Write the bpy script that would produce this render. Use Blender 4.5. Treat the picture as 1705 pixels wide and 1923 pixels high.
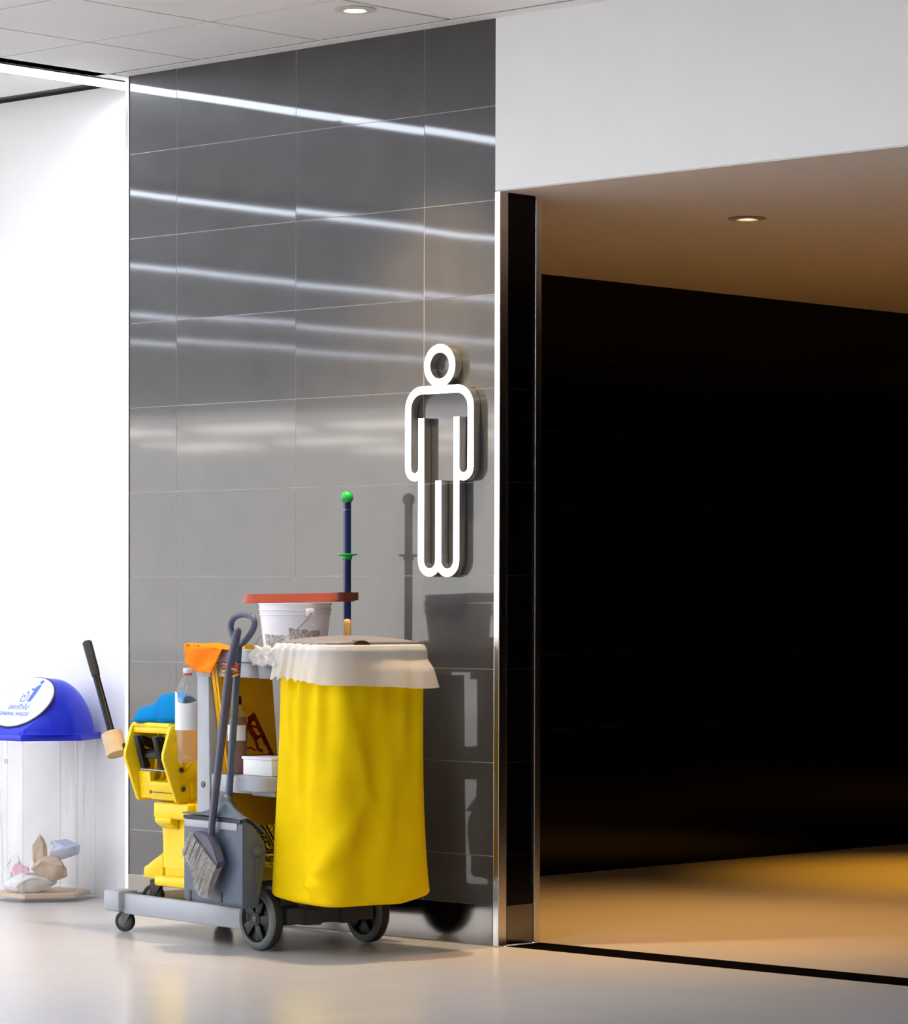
import bpy, bmesh, math, random
import numpy as np
from mathutils import Vector, Matrix

random.seed(7)
for o in list(bpy.data.objects):
    bpy.data.objects.remove(o)
SC = bpy.context.scene
COL = SC.collection
PI = math.pi

# ------------------------------------------------------------------ camera
F_PX, YAW, PITCH, ROLL, CY = 6280.6, 0.753545669, -0.0175875476, 0.00246289694, 1232.618
CAM = Vector((7.22716741, -7.90072597, 1.11916539))
fwd = Vector((-math.sin(YAW), math.cos(YAW), 0)); rgt = Vector((math.cos(YAW), math.sin(YAW), 0)); up = Vector((0, 0, 1))
f2 = fwd * math.cos(PITCH) + up * math.sin(PITCH); u2 = up * math.cos(PITCH) - fwd * math.sin(PITCH)
r3 = rgt * math.cos(ROLL) + u2 * math.sin(ROLL); u3 = u2 * math.cos(ROLL) - rgt * math.sin(ROLL)
cd = bpy.data.cameras.new('camera'); cam = bpy.data.objects.new('camera', cd); COL.objects.link(cam)
cd.sensor_fit = 'HORIZONTAL'; cd.sensor_width = 36.0; cd.lens = F_PX * 36.0 / 1705.0
cd.shift_y = (CY - 961.5) / 1705.0; cd.clip_end = 300
M = Matrix((r3, u3, -f2)).transposed().to_4x4(); M.translation = CAM
cam.matrix_world = M
SC.camera = cam

# ------------------------------------------------------------------ world, exposure, lights
SC.view_settings.view_transform = 'Standard'; SC.view_settings.look = 'None'
SC.view_settings.gamma = 1.0; SC.view_settings.use_curve_mapping = False
SC.view_settings.exposure = 0.0
w = bpy.data.worlds.new('daylight'); SC.world = w; w.use_nodes = True
bg = w.node_tree.nodes['Background']; bg.inputs[0].default_value = (1.0, 0.975, 0.95, 1); bg.inputs[1].default_value = 6.0
LED_POWER = 29.0          # radiance of the linear ceiling lights
HALL_SPOT_W = 300.0        # warm hall downlights
PASS_SPOT_W = 240.0        # amber passage downlights
ATRIUM_W = 0.0

def area_light(name, loc, direction, sx, sy, power, color):
    l = bpy.data.lights.new(name, 'AREA'); l.shape = 'RECTANGLE'; l.size = sx; l.size_y = sy
    l.energy = power; l.color = color
    o = bpy.data.objects.new(name, l); COL.objects.link(o); o.location = loc
    o.rotation_euler = Vector(direction).to_track_quat('-Z', 'Y').to_euler()
    return o

# ------------------------------------------------------------------ materials
def mat(name, color, rough=0.5, metal=0.0, ior=1.45, spec=0.5, emis=None, es=0.0, coat=0.0, coat_r=0.03, alpha=1.0,
        trans=0.0, noise=0.0, nscale=20.0, bump=0.0, bscale=60.0, sss=0.0, aniso=0.0):
    m = bpy.data.materials.new(name); m.use_nodes = True
    nt = m.node_tree; b = nt.nodes['Principled BSDF']
    b.inputs['Base Color'].default_value = (*color, 1); b.inputs['Roughness'].default_value = rough
    b.inputs['Metallic'].default_value = metal; b.inputs['IOR'].default_value = ior
    b.inputs['Specular IOR Level'].default_value = spec
    b.inputs['Coat Weight'].default_value = coat; b.inputs['Coat Roughness'].default_value = coat_r
    b.inputs['Alpha'].default_value = alpha; b.inputs['Transmission Weight'].default_value = trans
    if sss: b.inputs['Subsurface Weight'].default_value = sss; b.inputs['Subsurface Scale'].default_value = 0.01
    if emis: b.inputs['Emission Color'].default_value = (*emis, 1); b.inputs['Emission Strength'].default_value = es
    if noise or bump:
        tc = nt.nodes.new('ShaderNodeTexCoord')
    if noise:
        n = nt.nodes.new('ShaderNodeTexNoise'); n.inputs['Scale'].default_value = nscale; n.inputs['Detail'].default_value = 5
        nt.links.new(tc.outputs['Object'], n.inputs['Vector'])
        r = nt.nodes.new('ShaderNodeValToRGB')
        r.color_ramp.elements[0].position = 0.3; r.color_ramp.elements[1].position = 0.7
        r.color_ramp.elements[0].color = (*[c * (1 - noise) for c in color], 1)
        r.color_ramp.elements[1].color = (*[min(1, c * (1 + noise)) for c in color], 1)
        nt.links.new(n.outputs['Fac'], r.inputs['Fac']); nt.links.new(r.outputs['Color'], b.inputs['Base Color'])
    if bump:
        n2 = nt.nodes.new('ShaderNodeTexNoise'); n2.inputs['Scale'].default_value = bscale; n2.inputs['Detail'].default_value = 3
        nt.links.new(tc.outputs['Object'], n2.inputs['Vector'])
        bp = nt.nodes.new('ShaderNodeBump'); bp.inputs['Strength'].default_value = bump; bp.inputs['Distance'].default_value = 0.004
        nt.links.new(n2.outputs['Fac'], bp.inputs['Height']); nt.links.new(bp.outputs['Normal'], b.inputs['Normal'])
    return m

def thin_plastic(name, color, diff, transl, rough=0.12):
    """clear sheet: see-through with a glossy film (no refraction)"""
    m = bpy.data.materials.new(name); m.use_nodes = True; nt = m.node_tree; N = nt.nodes
    for n in list(N): N.remove(n)
    out = N.new('ShaderNodeOutputMaterial'); tr = N.new('ShaderNodeBsdfTransparent'); tr.inputs[0].default_value = (*color, 1)
    di = N.new('ShaderNodeBsdfDiffuse'); di.inputs[0].default_value = (*color, 1)
    tl = N.new('ShaderNodeBsdfTranslucent'); tl.inputs[0].default_value = (*color, 1)
    gl = N.new('ShaderNodeBsdfGlossy'); gl.inputs[1].default_value = rough
    lw = N.new('ShaderNodeLayerWeight'); lw.inputs[0].default_value = 0.5
    pw = N.new('ShaderNodeMath'); pw.operation = 'POWER'; pw.inputs[1].default_value = 4.0; nt.links.new(lw.outputs['Facing'], pw.inputs[0])
    fr = N.new('ShaderNodeMath'); fr.operation = 'MULTIPLY_ADD'; fr.inputs[1].default_value = 0.55; fr.inputs[2].default_value = 0.035; nt.links.new(pw.outputs[0], fr.inputs[0])
    m1 = N.new('ShaderNodeMixShader'); m1.inputs[0].default_value = transl
    m2 = N.new('ShaderNodeMixShader'); m2.inputs[0].default_value = diff
    m3 = N.new('ShaderNodeMixShader')
    nt.links.new(di.outputs[0], m1.inputs[1]); nt.links.new(tl.outputs[0], m1.inputs[2])
    nt.links.new(tr.outputs[0], m2.inputs[1]); nt.links.new(m1.outputs[0], m2.inputs[2])
    nt.links.new(fr.outputs[0], m3.inputs[0]); nt.links.new(m2.outputs[0], m3.inputs[1]); nt.links.new(gl.outputs[0], m3.inputs[2])
    nt.links.new(m3.outputs[0], out.inputs[0])
    return m

MT = dict(
    tile=mat('tile_grey', (0.052, 0.050, 0.049), 0.04, ior=1.38, coat=0.45, coat_r=0.33, noise=0.12, nscale=6),
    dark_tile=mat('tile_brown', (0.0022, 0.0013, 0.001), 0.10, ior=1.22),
    grout=mat('grout', (0.52, 0.50, 0.48), 0.8),
    dgrout=mat('dark_grout', (0.02, 0.016, 0.014), 0.8),
    white=mat('white_paint', (0.84, 0.83, 0.81), 0.55, noise=0.02, nscale=3),
    header=mat('header_paint', (0.89, 0.90, 0.89), 0.6, noise=0.015, nscale=4),
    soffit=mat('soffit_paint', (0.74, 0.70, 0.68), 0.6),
    ceil=mat('ceiling_panel', (0.90, 0.90, 0.89), 0.7, noise=0.02, nscale=2),
    joint=mat('ceiling_joint', (0.10, 0.10, 0.10), 0.8),
    steel=mat('brushed_steel', (0.72, 0.70, 0.67), 0.20, 1.0, bump=0.05, bscale=300),
    steel_b=mat('steel_skirting', (0.17, 0.16, 0.15), 0.14, 1.0),
    steel_s=mat('steel_sign', (0.86, 0.84, 0.80), 0.24, 1.0),
    black=mat('black_strip', (0.003, 0.0025, 0.0025), 0.95, spec=0.0),
    blackp=mat('black_plastic', (0.006, 0.006, 0.007), 0.45, spec=0.3),
    rubber=mat('rubber', (0.018, 0.018, 0.018), 0.6),
    tread=mat('grey_rubber', (0.11, 0.13, 0.12), 0.55),
    chassis=mat('chassis', (0.045, 0.045, 0.05), 0.5),
    lgrey=mat('cart_grey', (0.37, 0.39, 0.43), 0.4, noise=0.04, nscale=15),
    lgrey2=mat('lid_grey', (0.20, 0.19, 0.20), 0.45),
    dgrey=mat('slate_plastic', (0.070, 0.094, 0.142), 0.42, noise=0.05, nscale=12),
    purple=mat('slate_violet', (0.062, 0.062, 0.105), 0.4),
    bristle=mat('bristle', (0.42, 0.41, 0.39), 0.8, noise=0.35, nscale=140),
    yellow=mat('yellow_plastic', (0.88, 0.62, 0.004), 0.38, noise=0.05, nscale=9),
    bag=mat('yellow_fabric', (0.85, 0.59, 0.001), 0.7, spec=0.08, noise=0.04, nscale=10, bump=0.12, bscale=500),
    signy=mat('sign_amber', (0.86, 0.43, 0.004), 0.45),
    dred=mat('dark_red', (0.22, 0.003, 0.003), 0.5),
    orange=mat('orange_cloth', (0.95, 0.21, 0.012), 0.85, spec=0.1, bump=0.2, bscale=400),
    redtray=mat('red_tray', (0.50, 0.062, 0.010), 0.35),
    redtray_shade=mat('red_tray_shaded', (0.14, 0.03, 0.01), 0.4),  # darker copy of the tray red, shade of the right end in the colour
    navy=mat('navy_pole', (0.003, 0.010, 0.075), 0.28),
    green=mat('green_plastic', (0.01, 0.36, 0.06), 0.3),
    wood=mat('pale_wood', (0.66, 0.43, 0.19), 0.5, noise=0.08, nscale=30),
    sleeve=mat('beige_sleeve', (0.66, 0.48, 0.29), 0.6, noise=0.06, nscale=30),
    wbucket=mat('white_bucket', (0.80, 0.81, 0.86), 0.35, sss=0.15),
    wpaper=mat('paper', (0.82, 0.82, 0.82), 0.7, noise=0.03, nscale=30),
    residue=mat('label_residue', (0.42, 0.39, 0.37), 0.8, noise=0.6, nscale=120),
    wire=mat('wire', (0.25, 0.25, 0.27), 0.35, 1.0),
    liner=thin_plastic('liner_film', (0.88, 0.86, 0.85), 0.80, 0.30, 0.30),
    clear=thin_plastic('clear_acrylic', (0.985, 0.985, 0.99), 0.10, 0.4, 0.06),
    film=thin_plastic('clear_film', (0.97, 0.97, 0.97), 0.07, 0.5, 0.12),
    pet=thin_plastic('clear_bottle', (0.97, 0.98, 0.99), 0.06, 0.3, 0.05),
    blue=mat('blue_lid', (0.012, 0.030, 0.66), 0.35),
    blue2=mat('cyan_cloth', (0.002, 0.185, 0.50), 0.8, spec=0.1, bump=0.2, bscale=400),
    print_b=mat('blue_print', (0.08, 0.16, 0.62), 0.5),
    flap=mat('white_flap', (0.66, 0.70, 0.80), 0.45),
    ink=mat('black_ink', (0.01, 0.01, 0.012), 0.5),
    amber=thin_plastic('amber_liquid', (0.95, 0.80, 0.50), 0.22, 0.6),
    brown=thin_plastic('brown_liquid', (0.55, 0.28, 0.16), 0.45, 0.5),
    red=mat('red_ring', (0.6, 0.03, 0.03), 0.4),
    band=mat('elastic_band', (0.45, 0.08, 0.05), 0.6),
    band2=mat('yellow_band', (0.75, 0.50, 0.10), 0.6),
    pink=mat('pink_paper', (0.80, 0.40, 0.50), 0.8),
    bluebag=mat('pale_blue_bag', (0.55, 0.60, 0.78), 0.7),
    tan=mat('tan_paper', (0.62, 0.45, 0.30), 0.8, noise=0.15, nscale=25),
    brownhole=mat('brown_grip', (0.06, 0.035, 0.02), 0.5),
    screw=mat('screw', (0.10, 0.09, 0.08), 0.4, 0.8),
    led=mat('led_diffuser', (1, 1, 1), 0.5, emis=(0.80, 0.87, 1.0), es=LED_POWER),
    tube=mat('warm_tube', (1, 1, 1), 0.5, emis=(1.0, 0.93, 0.86), es=17.0),
    lamp_w=mat('warm_lamp', (1, 1, 1), 0.5, emis=(1.0, 0.74, 0.36), es=7.0),
    lamp_a=mat('amber_lamp', (1, 1, 1), 0.5, emis=(1.0, 0.66, 0.22), es=7.0),
    lampring=mat('lamp_rim', (0.70, 0.70, 0.69), 0.4),
    lampring_p=mat('lamp_rim_brown', (0.45, 0.38, 0.32), 0.4),
)
# polished porcelain floor with thin joints
def floor_mat(name, c, jc, rough, ox, oy):
    m = mat(name, c, rough, ior=1.38); nt = m.node_tree; b = nt.nodes['Principled BSDF']
    tc = nt.nodes.new('ShaderNodeTexCoord'); mp = nt.nodes.new('ShaderNodeMapping'); mp.inputs['Location'].default_value = (ox, oy, 0)
    br = nt.nodes.new('ShaderNodeTexBrick'); br.offset = 0.0; br.inputs['Scale'].default_value = 1.0
    br.inputs['Brick Width'].default_value = 0.6; br.inputs['Row Height'].default_value = 0.6; br.inputs['Mortar Size'].default_value = 0.0022
    br.inputs['Mortar Smooth'].default_value = 0.3
    br.inputs['Color1'].default_value = (*c, 1); br.inputs['Color2'].default_value = (*[x * 0.95 for x in c], 1); br.inputs['Mortar'].default_value = (*jc, 1)
    n = nt.nodes.new('ShaderNodeTexNoise'); n.inputs['Scale'].default_value = 2.5; n.inputs['Detail'].default_value = 6
    mx = nt.nodes.new('ShaderNodeMix'); mx.data_type = 'RGBA'; mx.blend_type = 'MULTIPLY'; mx.inputs[0].default_value = 0.10
    nt.links.new(tc.outputs['Object'], mp.inputs[0]); nt.links.new(mp.outputs[0], br.inputs['Vector']); nt.links.new(tc.outputs['Object'], n.inputs['Vector'])
    nt.links.new(br.outputs['Color'], mx.inputs[6]); nt.links.new(n.outputs['Fac'], mx.inputs[7]); nt.links.new(mx.outputs[2], b.inputs['Base Color'])
    return m
MT['floor'] = floor_mat('floor_porcelain', (0.57, 0.55, 0.54), (0.47, 0.455, 0.45), 0.21, 0.95, 0.49)
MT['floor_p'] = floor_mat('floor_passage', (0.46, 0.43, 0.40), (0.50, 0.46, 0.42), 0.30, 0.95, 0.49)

# ------------------------------------------------------------------ mesh helpers
ROOT = {}
CART_A = math.radians(-8.0)
CARTM = Matrix.Translation((-0.446, -0.601, 0.0)) @ Matrix.Rotation(CART_A, 4, 'Z')
def NB(): return bmesh.new()
def box(bm, x0, x1, y0, y1, z0, z1, bev=0.0, seg=2, mtx=None):
    t = NB(); bmesh.ops.create_cube(t, size=1.0)
    for v in t.verts:
        v.co = Vector((x0 + (v.co.x + .5) * (x1 - x0), y0 + (v.co.y + .5) * (y1 - y0), z0 + (v.co.z + .5) * (z1 - z0)))
    if bev: bmesh.ops.bevel(t, geom=t.edges[:], offset=bev, segments=seg, affect='EDGES', profile=0.5)
    merge(bm, t, mtx); return bm
def merge(bm, t, mtx=None):
    if mtx is not None: bmesh.ops.transform(t, matrix=mtx, verts=t.verts[:])
    me = bpy.data.meshes.new('tmp'); t.to_mesh(me); t.free(); bm.from_mesh(me); bpy.data.meshes.remove(me)
def tube(bm, pts, r, seg=14, closed=False, caps=True):
    pts = [Vector(p) for p in pts]; n = len(pts)
    rs = r if isinstance(r, (list, tuple)) else [r] * n
    rings = []; ref = None
    for i, p in enumerate(pts):
        if closed: t = (pts[(i + 1) % n] - pts[i - 1]).normalized()
        else: t = (pts[min(i + 1, n - 1)] - pts[max(i - 1, 0)]).normalized()
        if ref is None:
            ref = Vector((0, 0, 1)) if abs(t.z) < 0.9 else Vector((1, 0, 0))
        a = (ref - t * ref.dot(t)).normalized(); b = t.cross(a); ref = a
        rings.append([bm.verts.new(p + (a * math.cos(2 * PI * k / seg) + b * math.sin(2 * PI * k / seg)) * rs[i]) for k in range(seg)])
    m = n if closed else n - 1
    for i in range(m):
        A, B = rings[i], rings[(i + 1) % n]
        for k in range(seg): bm.faces.new((A[k], A[(k + 1) % seg], B[(k + 1) % seg], B[k]))
    if caps and not closed:
        bm.faces.new(rings[0][::-1]); bm.faces.new(rings[-1])
    return bm
def lathe(bm, prof, c=(0, 0, 0), seg=40, axis='Z', caps=True):
    t = NB(); rings = []
    for r, z in prof:
        rings.append([t.verts.new((max(r, 1e-5) * math.cos(2 * PI * k / seg), max(r, 1e-5) * math.sin(2 * PI * k / seg), z)) for k in range(seg)])
    for A, B in zip(rings, rings[1:]):
        for k in range(seg): t.faces.new((A[k], A[(k + 1) % seg], B[(k + 1) % seg], B[k]))
    if caps: t.faces.new(rings[0][::-1]); t.faces.new(rings[-1])
    R = Matrix()
    if axis == 'Y': R = Matrix.Rotation(PI / 2, 4, 'X')      # z -> -y
    if axis == 'X': R = Matrix.Rotation(PI / 2, 4, 'Y')      # z -> x
    merge(bm, t, Matrix.Translation(c) @ R); return bm
def prism(bm, poly, plane, a, b, bev=0.0):
    """poly of 2D points in plane 'xz' / 'yz' / 'xy', extruded from a to b on the missing axis"""
    t = NB()
    def P(u, v, s): return {'xz': (u, s, v), 'yz': (s, u, v), 'xy': (u, v, s)}[plane]
    A = [t.verts.new(P(u, v, a)) for u, v in poly]; B = [t.verts.new(P(u, v, b)) for u, v in poly]
    t.faces.new(A[::-1]); t.faces.new(B); n = len(poly)
    for i in range(n): t.faces.new((A[i], A[(i + 1) % n], B[(i + 1) % n], B[i]))
    if bev: bmesh.ops.bevel(t, geom=t.edges[:], offset=bev, segments=2, affect='EDGES', profile=0.5)
    bmesh.ops.recalc_face_normals(t, faces=t.faces[:])
    merge(bm, t); return bm
def grid(bm, fn, nu, nv, thick=0.0, closed_u=False):
    vs = [[bm.verts.new(fn(i / (nu if closed_u else nu - 1), j / (nv - 1))) for i in range(nu)] for j in range(nv)]
    for j in range(nv - 1):
        for i in range(nu if closed_u else nu - 1):
            k = (i + 1) % nu
            bm.faces.new((vs[j][i], vs[j][k], vs[j + 1][k], vs[j + 1][i]))
    return vs
def ribbon(path, wd):
    P = [Vector(p) for p in path]; L, R = [], []
    for i, p in enumerate(P):
        d = (P[min(i + 1, len(P) - 1)] - P[max(i - 1, 0)]).normalized(); n = Vector((-d.y, d.x)) * wd / 2
        L.append(p + n); R.append(p - n)
    return L + R[::-1]
def ribbon_prism(bm, path, wd, plane, a, b):
    P = [Vector(p) for p in path]; L, R = [], []
    for i, p in enumerate(P):
        d = (P[min(i + 1, len(P) - 1)] - P[max(i - 1, 0)]).normalized(); n = Vector((-d.y, d.x)) * wd / 2
        L.append(p + n); R.append(p - n)
    def Q(u, s): return {'xz': (u.x, s, u.y), 'yz': (s, u.x, u.y), 'xy': (u.x, u.y, s)}[plane]
    V = [[bm.verts.new(Q(q, s)) for q in (l, r) for s in (a, b)] for l, r in zip(L, R)]
    for A, B in zip(V, V[1:]):
        bm.faces.new((A[0], A[2], B[2], B[0])); bm.faces.new((A[1], B[1], B[3], A[3]))
        bm.faces.new((A[0], B[0], B[1], A[1])); bm.faces.new((A[2], A[3], B[3], B[2]))
    for E in (V[0], V[-1]): bm.faces.new((E[0], E[1], E[3], E[2]))
    return bm
def arc(cx, cy, r, a0, a1, n=12): return [(cx + r * math.cos(math.radians(a0 + (a1 - a0) * i / n)), cy + r * math.sin(math.radians(a0 + (a1 - a0) * i / n))) for i in range(n + 1)]
def text_bm(s, size, mtx, depth=0.0006, shear=0.0):
    cu = bpy.data.curves.new('t', 'FONT'); cu.body = s; cu.size = size; cu.extrude = depth; cu.align_x = 'CENTER'; cu.align_y = 'CENTER'; cu.shear = shear
    o = bpy.data.objects.new('t', cu); COL.objects.link(o); bpy.context.view_layer.update()
    me = bpy.data.meshes.new_from_object(o.evaluated_get(bpy.context.evaluated_depsgraph_get()))
    bm = NB(); bm.from_mesh(me); bpy.data.objects.remove(o); bpy.data.meshes.remove(me); bpy.data.curves.remove(cu)
    bmesh.ops.transform(bm, matrix=mtx, verts=bm.verts[:]); return bm
def frame(o, x, y, z):
    m = Matrix((Vector(x), Vector(y), Vector(z))).transposed().to_4x4(); m.translation = o; return m

def fin(name, bm, m, loc, parent, smooth, recalc=True, thick=0.0, sub=0):
    if recalc: bmesh.ops.recalc_face_normals(bm, faces=bm.faces[:])
    bmesh.ops.translate(bm, vec=-Vector(loc), verts=bm.verts[:])
    me = bpy.data.meshes.new(name); bm.to_mesh(me); bm.free()
    o = bpy.data.objects.new(name, me); COL.objects.link(o); me.materials.append(MT[m])
    if smooth:
        for p in me.polygons: p.use_smooth = True
        if smooth != 'all':
            me.set_sharp_from_angle(angle=math.radians(38))
    if thick:
        md = o.modifiers.new('s', 'SOLIDIFY'); md.thickness = thick; md.offset = 0
    if sub:
        md = o.modifiers.new('u', 'SUBSURF'); md.levels = sub; md.render_levels = sub
    if parent is not None: o.parent = parent
    return o
def struct(name, bm, m, smooth=False, recalc=True):
    o = fin(name, bm, m, (0, 0, 0), None, smooth, recalc); o['kind'] = 'structure'; return o
def thing(name, label, cat, loc, group=None, cart=False):
    loc = CARTM @ Vector(loc) if cart else Vector(loc)
    o = bpy.data.objects.new(name, None); COL.objects.link(o); o.location = loc; o.empty_display_size = 0.05
    o['label'] = label; o['category'] = cat
    if group: o['group'] = group
    ROOT[o] = (loc, cart); return o
def part(name, bm, m, parent, smooth=True, label=None, recalc=True, thick=0.0, sub=0):
    r = parent
    while r.parent: r = r.parent
    loc, cart = ROOT[r]
    if cart: bmesh.ops.transform(bm, matrix=CARTM, verts=bm.verts[:])
    o = fin(name, bm, m, loc, parent, smooth, recalc, thick, sub)
    if label: o['label'] = label
    return o
def single(name, bm, m, label, cat, loc, group=None, cart=False, smooth=True, recalc=True, thick=0.0, sub=0):
    loc = CARTM @ Vector(loc) if cart else Vector(loc)
    if cart: bmesh.ops.transform(bm, matrix=CARTM, verts=bm.verts[:])
    o = fin(name, bm, m, loc, None, smooth, recalc, thick, sub); o.location = loc
    o['label'] = label; o['category'] = cat
    if group: o['group'] = group
    ROOT[o] = (loc, cart); return o

# ================================================================== SETTING
ZC = 2.97; ZS = 2.416; WL = -1.771; WT = 0.193     # hall ceiling, passage soffit, tiled wall left end, wall thickness
struct('floor', box(NB(), -48, 13, -60, 0.028, -0.05, 0.0), 'floor')
struct('floor', box(NB(), -48, WL + 0.02, 0.028, 0.30, -0.05, 0.0), 'floor')
struct('wall_east_unseen', box(NB(), 13, 13.2, -30, 0.2, 0.0, ZC), 'header')  # unseen hall wall, added to block light from the right
struct('wall_south_unseen', box(NB(), -5.0, 13, -30.2, -30, 0.0, ZC), 'header')  # unseen partial wall, added so light enters at the left
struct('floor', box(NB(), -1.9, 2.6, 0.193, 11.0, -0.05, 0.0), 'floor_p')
struct('trim_1', box(NB(), 0.017, 2.3, 0.028, 0.193, -0.05, 0.001), 'black')
# grey glazed tiles on the wall, every tile very slightly out of true
def tile(bm, p, q, z0, z1, place, gap=0.0011, nu=9, nv=5, warp=1.0):
    a, b = random.uniform(-1, 1) * 8e-4 * warp, random.uniform(-1, 1) * 11e-4 * warp
    c, d = random.uniform(-1, 1) * 2.2e-4 * warp, random.uniform(-1, 1) * 1.2e-4 * warp; ph = random.uniform(0, 6)
    def fn(u, v):
        s = p + gap + (q - p - 2 * gap) * u; z = z0 + gap + (z1 - z0 - 2 * gap) * v
        h = a * (u - .5) * (q - p) + b * (v - .5) * (z1 - z0) + c * math.cos(4.2 * u + ph) + d * math.sin(3.7 * v + ph)
        return place(s, z, h)
    grid(bm, fn, nu, nv)
def tiles(bm, cols, rows, place, warp=1.0):
    for p, q in zip(cols, cols[1:]):
        for z0, z1 in zip(rows, rows[1:]): tile(bm, p, q, z0, z1, place, warp=warp)
rows = [0.131] + [1.1898 + 0.3 * k for k in range(-3, 6)] + [ZC]
bm = NB(); tiles(bm, [WL, -1.5217, -0.9217, -0.3217, -0.006], rows, lambda s, z, h: (s, -0.002 + h, z))
struct('wall_back', bm, 'tile', smooth='all', recalc=False)
struct('wall_back', box(NB(), WL + 0.004, -0.004, -0.0011, WT - 0.003, 0.0, ZC), 'grout')
bm = NB(); rj = [0.131] + [1.1898 + 0.3 * k for k in range(-3, 5)] + [ZS]
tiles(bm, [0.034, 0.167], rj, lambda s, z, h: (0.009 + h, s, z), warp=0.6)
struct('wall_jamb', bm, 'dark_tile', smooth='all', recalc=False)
struct('wall_jamb', box(NB(), -0.004, 0.0075, 0.02, 0.185, 0.0, ZS), 'dgrout')
struct('baseboard_back', box(NB(), WL, -0.0075, -0.006, 0.0, 0.003, 0.131, 0.0015), 'steel_b')
struct('baseboard_jamb', box(NB(), 0.008, 0.014, 0.036, 0.165, 0.003, 0.131, 0.0015), 'steel_b')
struct('trim_2', box(NB(), -0.006, 0.017, -0.006, 0.033, 0.001, ZS, 0.0015), 'steel')
struct('trim_3', box(NB(), -0.004, 0.016, 0.167, 0.195, 0.001, ZS, 0.0015), 'steel')
struct('trim_4', box(NB(), WL - 0.018, WL, -0.006, 0.268, 0.0, ZC, 0.0015), 'steel')
# white walls
struct('wall_left', box(NB(), -48, WL - 0.0, 0.27, 0.45, 0.0, 3.005), 'white')
struct('wall_header', box(NB(), -0.006, 2.15, -0.004, WT, ZS + 0.004, ZC), 'header')
struct('wall_right', box(NB(), 2.15, 14, -0.004, WT, 0.0, ZC), 'header')
# passage: left wall in dark tiles, far wall, right wall, ceiling
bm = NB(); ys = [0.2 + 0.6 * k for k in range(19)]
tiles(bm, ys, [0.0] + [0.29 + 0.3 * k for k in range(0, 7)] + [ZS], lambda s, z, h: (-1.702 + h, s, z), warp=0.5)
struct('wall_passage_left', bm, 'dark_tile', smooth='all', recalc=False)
struct('wall_passage_left', box(NB(), -1.9, -1.704, 0.2, 11.0, 0.0, ZS), 'dgrout')
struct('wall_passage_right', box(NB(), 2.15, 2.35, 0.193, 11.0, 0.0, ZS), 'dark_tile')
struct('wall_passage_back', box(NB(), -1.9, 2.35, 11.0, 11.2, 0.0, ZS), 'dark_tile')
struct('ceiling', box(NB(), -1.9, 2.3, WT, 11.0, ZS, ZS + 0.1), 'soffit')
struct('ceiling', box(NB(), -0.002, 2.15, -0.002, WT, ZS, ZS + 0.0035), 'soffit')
# hall ceiling: panels with open joints below a dark void
bm = NB(); g = 0.0035
xs = [-1.875, -1.33, -0.738, -0.14] + [0.46 + 0.6 * k for k in range(22)]
g = 0.0048
yj = [-0.075, -0.57, -1.165] + [-1.765 - 0.6 * k for k in range(25)]
for x0, x1 in zip(xs, xs[1:]):
    for y1, y0 in zip(yj, yj[1:]):
        gx = 0.008 if abs(x0 + 0.14) < 1e-6 else g; gx1 = 0.008 if abs(x1 + 0.14) < 1e-6 else g
        box(bm, x0 + gx, x1 - gx1, y0 + g, y1 - g, ZC, ZC + 0.015)
struct('ceiling', bm, 'ceil')
struct('ceiling', box(NB(), -1.88, 14, -16.2, 0.2, ZC + 0.02, ZC + 0.05), 'joint')
struct('ceiling', box(NB(), -5.0, 14, -30.2, -16.2, ZC, ZC + 0.05), 'ceil')
ZL = 3.018
struct('ceiling', box(NB(), -48, -2.045, -16.2, 0.225, ZL, ZL + 0.03), 'ceil')
struct('ceiling', box(NB(), -2.06, -1.86, -16.2, 0.26, ZL + 0.03, ZL + 0.06), 'joint')
struct('ceiling', box(NB(), -48, -1.9, 0.225, 0.45, ZL + 0.002, ZL + 0.032), 'joint')
struct('trim_5', box(NB(), -1.775, 2.2, -0.068, -0.004, ZC - 0.002, ZC + 0.012), 'ceil')
struct('trim_6', box(NB(), -1.80, 14, -0.0745, -0.0685, ZC + 0.001, ZC + 0.012), 'joint')
struct('trim_7', box(NB(), -1.872, -1.800, -16.2, 0.262, ZC, ZC + 0.05), 'ceil')

# ------------------------------------------------------------------ ceiling lights
def led_strip(x, label, z0, y1=0.2, dim=0):
    t = thing('linear_light', label, 'ceiling light', (x, -7, z0), 'linear ceiling lights')
    bm = NB(); y = y1; k = 0
    while y > -15.6:
        ln = 1.48; box(bm, x - 0.066, x + 0.066, y - ln, y, z0, z0 + 0.012); y -= ln + 0.035; k += 1
    part('diffuser', bm, 'led', t, smooth=False)
    bm = NB(); box(bm, x + 0.0665, x + 0.080, -15.6, y1, z0 + 0.001, z0 + 0.04); box(bm, x - 0.080, x - 0.0665, -15.6, y1, z0 + 0.001, z0 + 0.04); box(bm, x - 0.0665, x + 0.0665, -15.6, y1, z0 + 0.014, z0 + 0.03)
    part('housing', bm, 'joint', t, smooth=False)
led_strip(-1.957, 'long bluish white light strip in the ceiling ending at the white wall', 2.966)
for k, x in enumerate((-4.38, -6.90, -9.25, -10.95)):
    led_strip(x, 'bluish white light strip %s beyond the first, seen mirrored in the tiles' % ('second', 'third', 'fourth', 'fifth')[k].replace('second', 'one row').replace('third', 'two rows').replace('fourth', 'three rows').replace('fifth', 'four rows'), 2.966, y1=-0.6)
for k, x in enumerate((0.97,)):  # unseen strip added to brighten the hall floor and header
    led_strip(x, 'added bluish white fill strip %s, outside the photograph' % ('over the passage opening', 'right of the opening')[k], 2.956, y1=(-1.8, -3.5)[k])
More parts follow.
